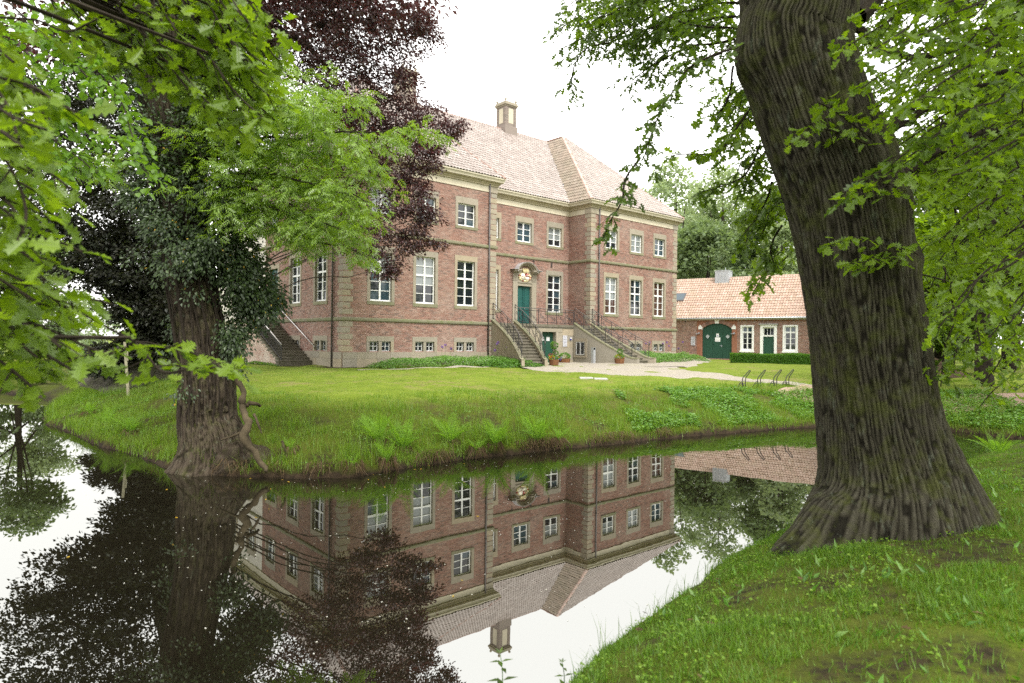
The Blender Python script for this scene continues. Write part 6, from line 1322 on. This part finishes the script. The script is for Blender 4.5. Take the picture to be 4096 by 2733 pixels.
AL = [(5.0, -1.4, .95), (5.35, -1.2, 1.05), (5.5, -1.5, .9), (8.6, -1.6, 1.15), (9.0, -1.2, 1.25), (9.3, -1.7, 1.0), (8.2, -1.9, .8), (21.5, -2.0, 1.3), (22.2, -1.8, 1.35), (24.0, -1.6, 1.3), (24.6, -1.5, 1.35), (24.3, -1.9, 1.1), (26.4, -1.6, 1.4), (25.6, -1.8, .95)]
ALB = ['purple allium, lowest of the trio by the middle cellar window', 'purple allium, highest of the trio by the middle cellar window', 'purple allium right in the trio by the middle cellar window', 'purple allium just left of the tall one at the stair foot', 'tallest purple allium beside the left stair flight', 'purple allium close against the left stair cheek', 'short purple allium in front of the stair cheek', 'purple allium seen through the right stair railing', 'higher purple allium behind the right stair railing', 'purple allium before the last cellar window, left stem', 'purple allium before the last cellar window, tallest stem', 'purple allium before the last cellar window, shortest stem', 'purple allium near the right house corner', 'short purple allium low in the right bed']
for (u, v, h), lb in zip(AL, ALB):
    p = HP(u, v, 0); z = gz(p[0], p[1]); f = empty('allium', (p[0], p[1], z), lb, 'flower', 'purple alliums in the beds'); b = MB(); b.tube([(p[0], p[1], z), (p[0] + .02, p[1], z + h)], .006, 4); b.build('stem', M['leaf_hedge'], f); m = 90; v_ = unit(rnd(m)); b = MB(); put(b, np.array([p[0] + .02, p[1], z + h]) + v_ * .035, v_, unit(rnd(m)), .045, T_DIAM); b.build('flower_head', M['petal_purple'], f)
hA, hB = np.array([15.4, 46.8]), np.array([22.6, 43.9]); n = 15000; tA = rng.random(n); side = rng.random(n); hw_, hh_ = .38, .62; off = np.where(side < .4, -hw_, np.where(side < .6, hw_, rng.uniform(-hw_, hw_, n))) + rng.normal(size=n) * .03; zz = np.where(side < .6, rng.uniform(0, hh_, n), hh_ + rng.normal(size=n) * .025)
hd = unit(hB - hA); hn = np.array([-hd[1], hd[0]]); q = hA + tA[:, None] * (hB - hA) + off[:, None] * hn; P = np.concatenate([q, (ground(q[:, 0], q[:, 1]) + zz)[:, None]], 1); P[:, 2] += .03 * (fbm2(tA * 40, tA * 0, 2) - .4)
hg = empty('hedge', (*(hA + hB) / 2, 1.48), 'clipped low green hedge before the outbuilding', 'hedge'); b = MB(); put(b, P, unit(rnd(n) + np.concatenate([np.sign(off)[:, None] * hn, np.full((n, 1), .4)], 1)), unit(rnd(n)), .075, T_DIAM); b.build('foliage', M['leaf_hedge'], hg)
b = MB(); fh = FR(hA, hd, -hn); bx(b, fh, .05, np.linalg.norm(hB - hA) - .05, -hw_ + .04, hw_ - .04, 1.35, 1.48 + hh_ - .06); b.build('hedge_core', M['leaf_hedge'], hg)
# weeds at the side stair flank
U = rng.uniform(-2.05, -1.8, 2200); V = rng.uniform(3.2, 11.5, 2200); P = HP(U, V, 0); herbs('weeds', P[:, 0], P[:, 1], .12, .075, M['leaf_bed'], 'yellow green weeds along the foot of the side stair wall')
# ================================================================ tubs, ashtray, racks, slabs, stake, bins
def tub(u, v, r, h, label, plants):
    p = HP(u, v, 0); z = gz(p[0], p[1]) + .02; t_ = empty('planter_tub', (p[0], p[1], z), label, 'planter', 'wooden flower tubs'); N = 18
    for k in range(N):
        a0, a1 = 2 * math.pi * k / N + .02, 2 * math.pi * (k + 1) / N - .02; b = MB(); V = []
        for zz_, f in ((0, .86), (h, 1.0)):
            for rr_, a in ((r * f, a0), (r * f, a1), (r * f - .025, a1), (r * f - .025, a0)): V.append((p[0] + rr_ * math.cos(a), p[1] + rr_ * math.sin(a), z + zz_))
        b.hexa(V); b.build('stave', M['wood_stave'], t_)
    b = MB(); b.lathe([(r * .84, .02), (r * .93, h - .04), (.0, h - .03)], (p[0], p[1], z), 18); b.build('soil', M['soil'], t_)
    c = np.array([p[0], p[1], z + h])
    for (dx, dz, rx, rz, n, s_, m, nm) in plants:
        C = c + np.array([dx * EU[0], dx * EU[1] - .08 * abs(dx), dz]); q = ell(C, (rx, rx, rz), n, .4); b = MB(); put(b, q, unit(q - C + [0, 0, -.02]) + [0, 0, .2], unit(rnd(n) + [0, -.6, .8]), s_ * rng.uniform(.7, 1.3, n), T_DIAM); b.build(nm, M[m], t_)
    return t_, c
t1, c = tub(10.75, -4.0, .29, .31, 'wooden tub with red and blue flowers and a little standard tree', [(0, .10, .27, .12, 260, .08, 'leaf_bed', 'foliage'), (.16, .02, .16, .13, 200, .05, 'petal_blue', 'blue_flowers'), (-.16, .08, .16, .12, 120, .05, 'petal_yellow', 'yellow_flowers'), (.32, .10, .06, .06, 40, .06, 'petal_red', 'red_flowers'), (-.25, .22, .10, .12, 40, .06, 'petal_red', 'red_flowers'), (.2, .2, .06, .05, 24, .06, 'petal_white', 'white_flowers'), (.02, .78, .19, .20, 170, .09, 'leaf_hedge', 'tree_crown'), (.12, .38, .14, .1, 70, .08, 'leaf_hedge', 'tree_crown')])
b = MB(); b.tube([c, c + [.02, 0, .35], c + [0, 0, .7]], .016, 6); b.build('stem', M['root'], t1)
tub(14.9, -.75, .38, .27, 'wide wooden tub with a round bush and cream flowers below the metal sign', [(0, .14, .36, .2, 420, .09, 'leaf_bed', 'foliage'), (-.22, .03, .12, .1, 80, .06, 'petal_white', 'white_flowers'), (.3, .06, .1, .1, 60, .05, 'petal_yellow', 'yellow_flowers'), (-.36, 0, .07, .08, 30, .05, 'petal_blue', 'blue_flowers')])
tub(16.55, -3.85, .32, .33, 'orange brown wooden tub with yellow flowers beside the right stair flight', [(0, .10, .28, .14, 260, .08, 'leaf_bed', 'foliage'), (-.14, .10, .16, .14, 160, .05, 'petal_yellow', 'yellow_flowers'), (.26, .07, .12, .09, 80, .06, 'petal_red', 'red_flowers'), (.1, .08, .08, .06, 30, .05, 'petal_white', 'white_flowers'), (.05, .38, .16, .2, 190, .08, 'leaf_hedge', 'shrub')])
p = HP(16.1, -2.1, 0); z = gz(p[0], p[1]); fa = FR(p, EU, -EN); ab = empty('ashtray_post', (p[0], p[1], z), 'slim grey steel ashtray post standing between two tubs', 'ashtray')
part('post_body', M['zinc'], ab, fa, (-.10, .10, -.10, .10, z, z + .86)); part('post_side', M['zinc'], ab, fa, (-.10, -.085, -.10, .10, z + .862, z + 1.0), (.085, .10, -.10, .10, z + .862, z + 1.0), (-.085, .085, -.10, -.085, z + .862, z + 1.0)); part('ash_slot', M['black'], ab, fa, (-.08, .08, -.08, .07, z + .861, z + .99)); part('post_cap', M['zinc'], ab, fa, (-.11, .11, -.11, .11, z + 1.001, z + 1.02))
RK = [(1708, 889), (1743, 888), (1780, 887), (1808, 886)]; RL = ['first bicycle stand at the left end of the row of four', 'second bicycle stand from the left in the row of four', 'third bicycle stand from the left in the row of four', 'last bicycle stand, next to the oak trunk']
for (px, py), lb in zip(RK, RL):
    x, y = gpt(px, py); z = gz(x, y); rk = empty('bicycle_stand', (x, y, z), lb, 'bicycle stand', 'row of bicycle stands'); b = MB(); dx = .07
    L1 = [(x - dx, y, z), (x - dx, y, z + .33), (x + .06, y, z + .50), (x + .16, y, z + .62), (x + .20, y + .01, z + .66), (x + .24, y + .04, z + .63), (x + .17, y + .05, z + .50), (x + dx, y + .06, z + .33), (x + dx, y + .06, z)]
    b.tube(spline(L1, 40), .017, 6); b.build('wheel_loop', M['iron'], rk); b = MB(); b.tube(spline([(x - .26, y, z), (x - .17, y, z + .16), (x - .12, y, z + .2), (x - .07, y + .02, z + .2), (x + .0, y + .05, z)], 20), .015, 5); b.build('ground_loop', M['iron'], rk); b = MB(); b.tube([(x - .2, y + .02, z + .12), (x + .05, y + .03, z + .14)], .013, 5); b.build('cross_bar', M['iron'], rk)
for (px, py), lb in (((1345, 868), 'pale stone slab in the lawn, left of two'), ((1378, 870), 'pale stone slab in the lawn, right of two')):
    q = gpt(px, py); z = gz(q[0], q[1]); b = MB(); s_ = .27; c_ = [(-s_, -s_ * .9), (s_, -s_), (s_ * 1.05, s_), (-s_, s_ * .95)]; b.hexa([(q[0] + x, q[1] + y, z - .05) for x, y in c_] + [(q[0] + x * .97, q[1] + y * .97, z + .035) for x, y in c_]); o = b.build('stone_slab', M['slab']); tag(o, lb, 'slab', 'slabs in the lawn')
q = gpt(296, 907); z = gz(q[0], q[1]); tp = at(286, 785, q[1]); st = empty('wooden_stake', (q[0], q[1], z), 'thin leaning wooden stake on the grassy bank left of the ash', 'stake'); b = MB(); a_ = np.array([q[0], q[1], z - .3]); b.tube([a_, a_ * .5 + tp * .5, tp], .045, 7); b.build('pole', M['stake'], st); b = MB(); m_ = a_ * .25 + tp * .75; b.tube([m_ + [.07, 0, -.1], m_ + [.06, 0, .2]], .02, 5); b.build('nailed_batten', M['stake'], st)
for (u, v, mt, lb) in ((-1.5, 12.2, 'blue', 'grey wheeled bin with blue lid behind the side stair'), (-2.1, 12.5, 'bin_grey', 'grey wheeled bin with grey lid behind the side stair')):
    p = HP(u, v, 0); z = gz(p[0], p[1]); bn = empty('wheeled_bin', (p[0], p[1], z), lb, 'bin', 'bins by the side stair'); fb = FR(p, EU, -EN); b = MB(); V = fb.p([-.22, .22, .22, -.22, -.28, .28, .28, -.28], [-.26, -.26, .26, .26, -.34, -.34, .34, .34], [z + .08] * 4 + [z + 1.0] * 4); b.hexa(V); b.build('bin_body', M['bin_grey'], bn); b = MB(); V = fb.p([-.30, .30, .30, -.30, -.26, .26, .26, -.26], [-.38, -.38, .37, .37, -.34, -.34, .3, .3], [z + 1.003] * 4 + [z + 1.09] * 4); b.hexa(V); b.build('lid', M[mt], bn)
    for sx in (-.24, .24): b = MB(); b.tube([fb.p(sx - .03, -.3, z + .1), fb.p(sx + .03, -.3, z + .1)], .1, 10); b.build('wheel', M['black'], bn)
# mound with exposed soil behind the path
q = atz(2265, 888, 1.45); mx_, my_ = q[0] + 2, q[1] + 9; b = MB(); k, m = 36, 10; V = []
for a in np.linspace(0, 1, m):
    for t_ in np.linspace(0, 2 * math.pi, k, endpoint=False): rr_ = (1 - a) * (1 + .18 * math.sin(3 * t_ + 1)); V.append((mx_ + 3.2 * rr_ * math.cos(t_), my_ + 2.0 * rr_ * math.sin(t_), 1.35 + 1.25 * math.sin(a * math.pi / 2) + .12 * noise2(t_ * 3, a * 6)))
i = np.arange(m - 1)[:, None] * k; j = np.arange(k)[None]; j2 = (j + 1) % k; b.add(V, np.stack([i + j, i + j2, i + k + j2, i + k + j], -1).reshape(-1, 4)); tag(b.build('earth_mound', M['soil'], None, True), 'dark earth mound beyond the sandy path on the right', 'mound', kind='structure')
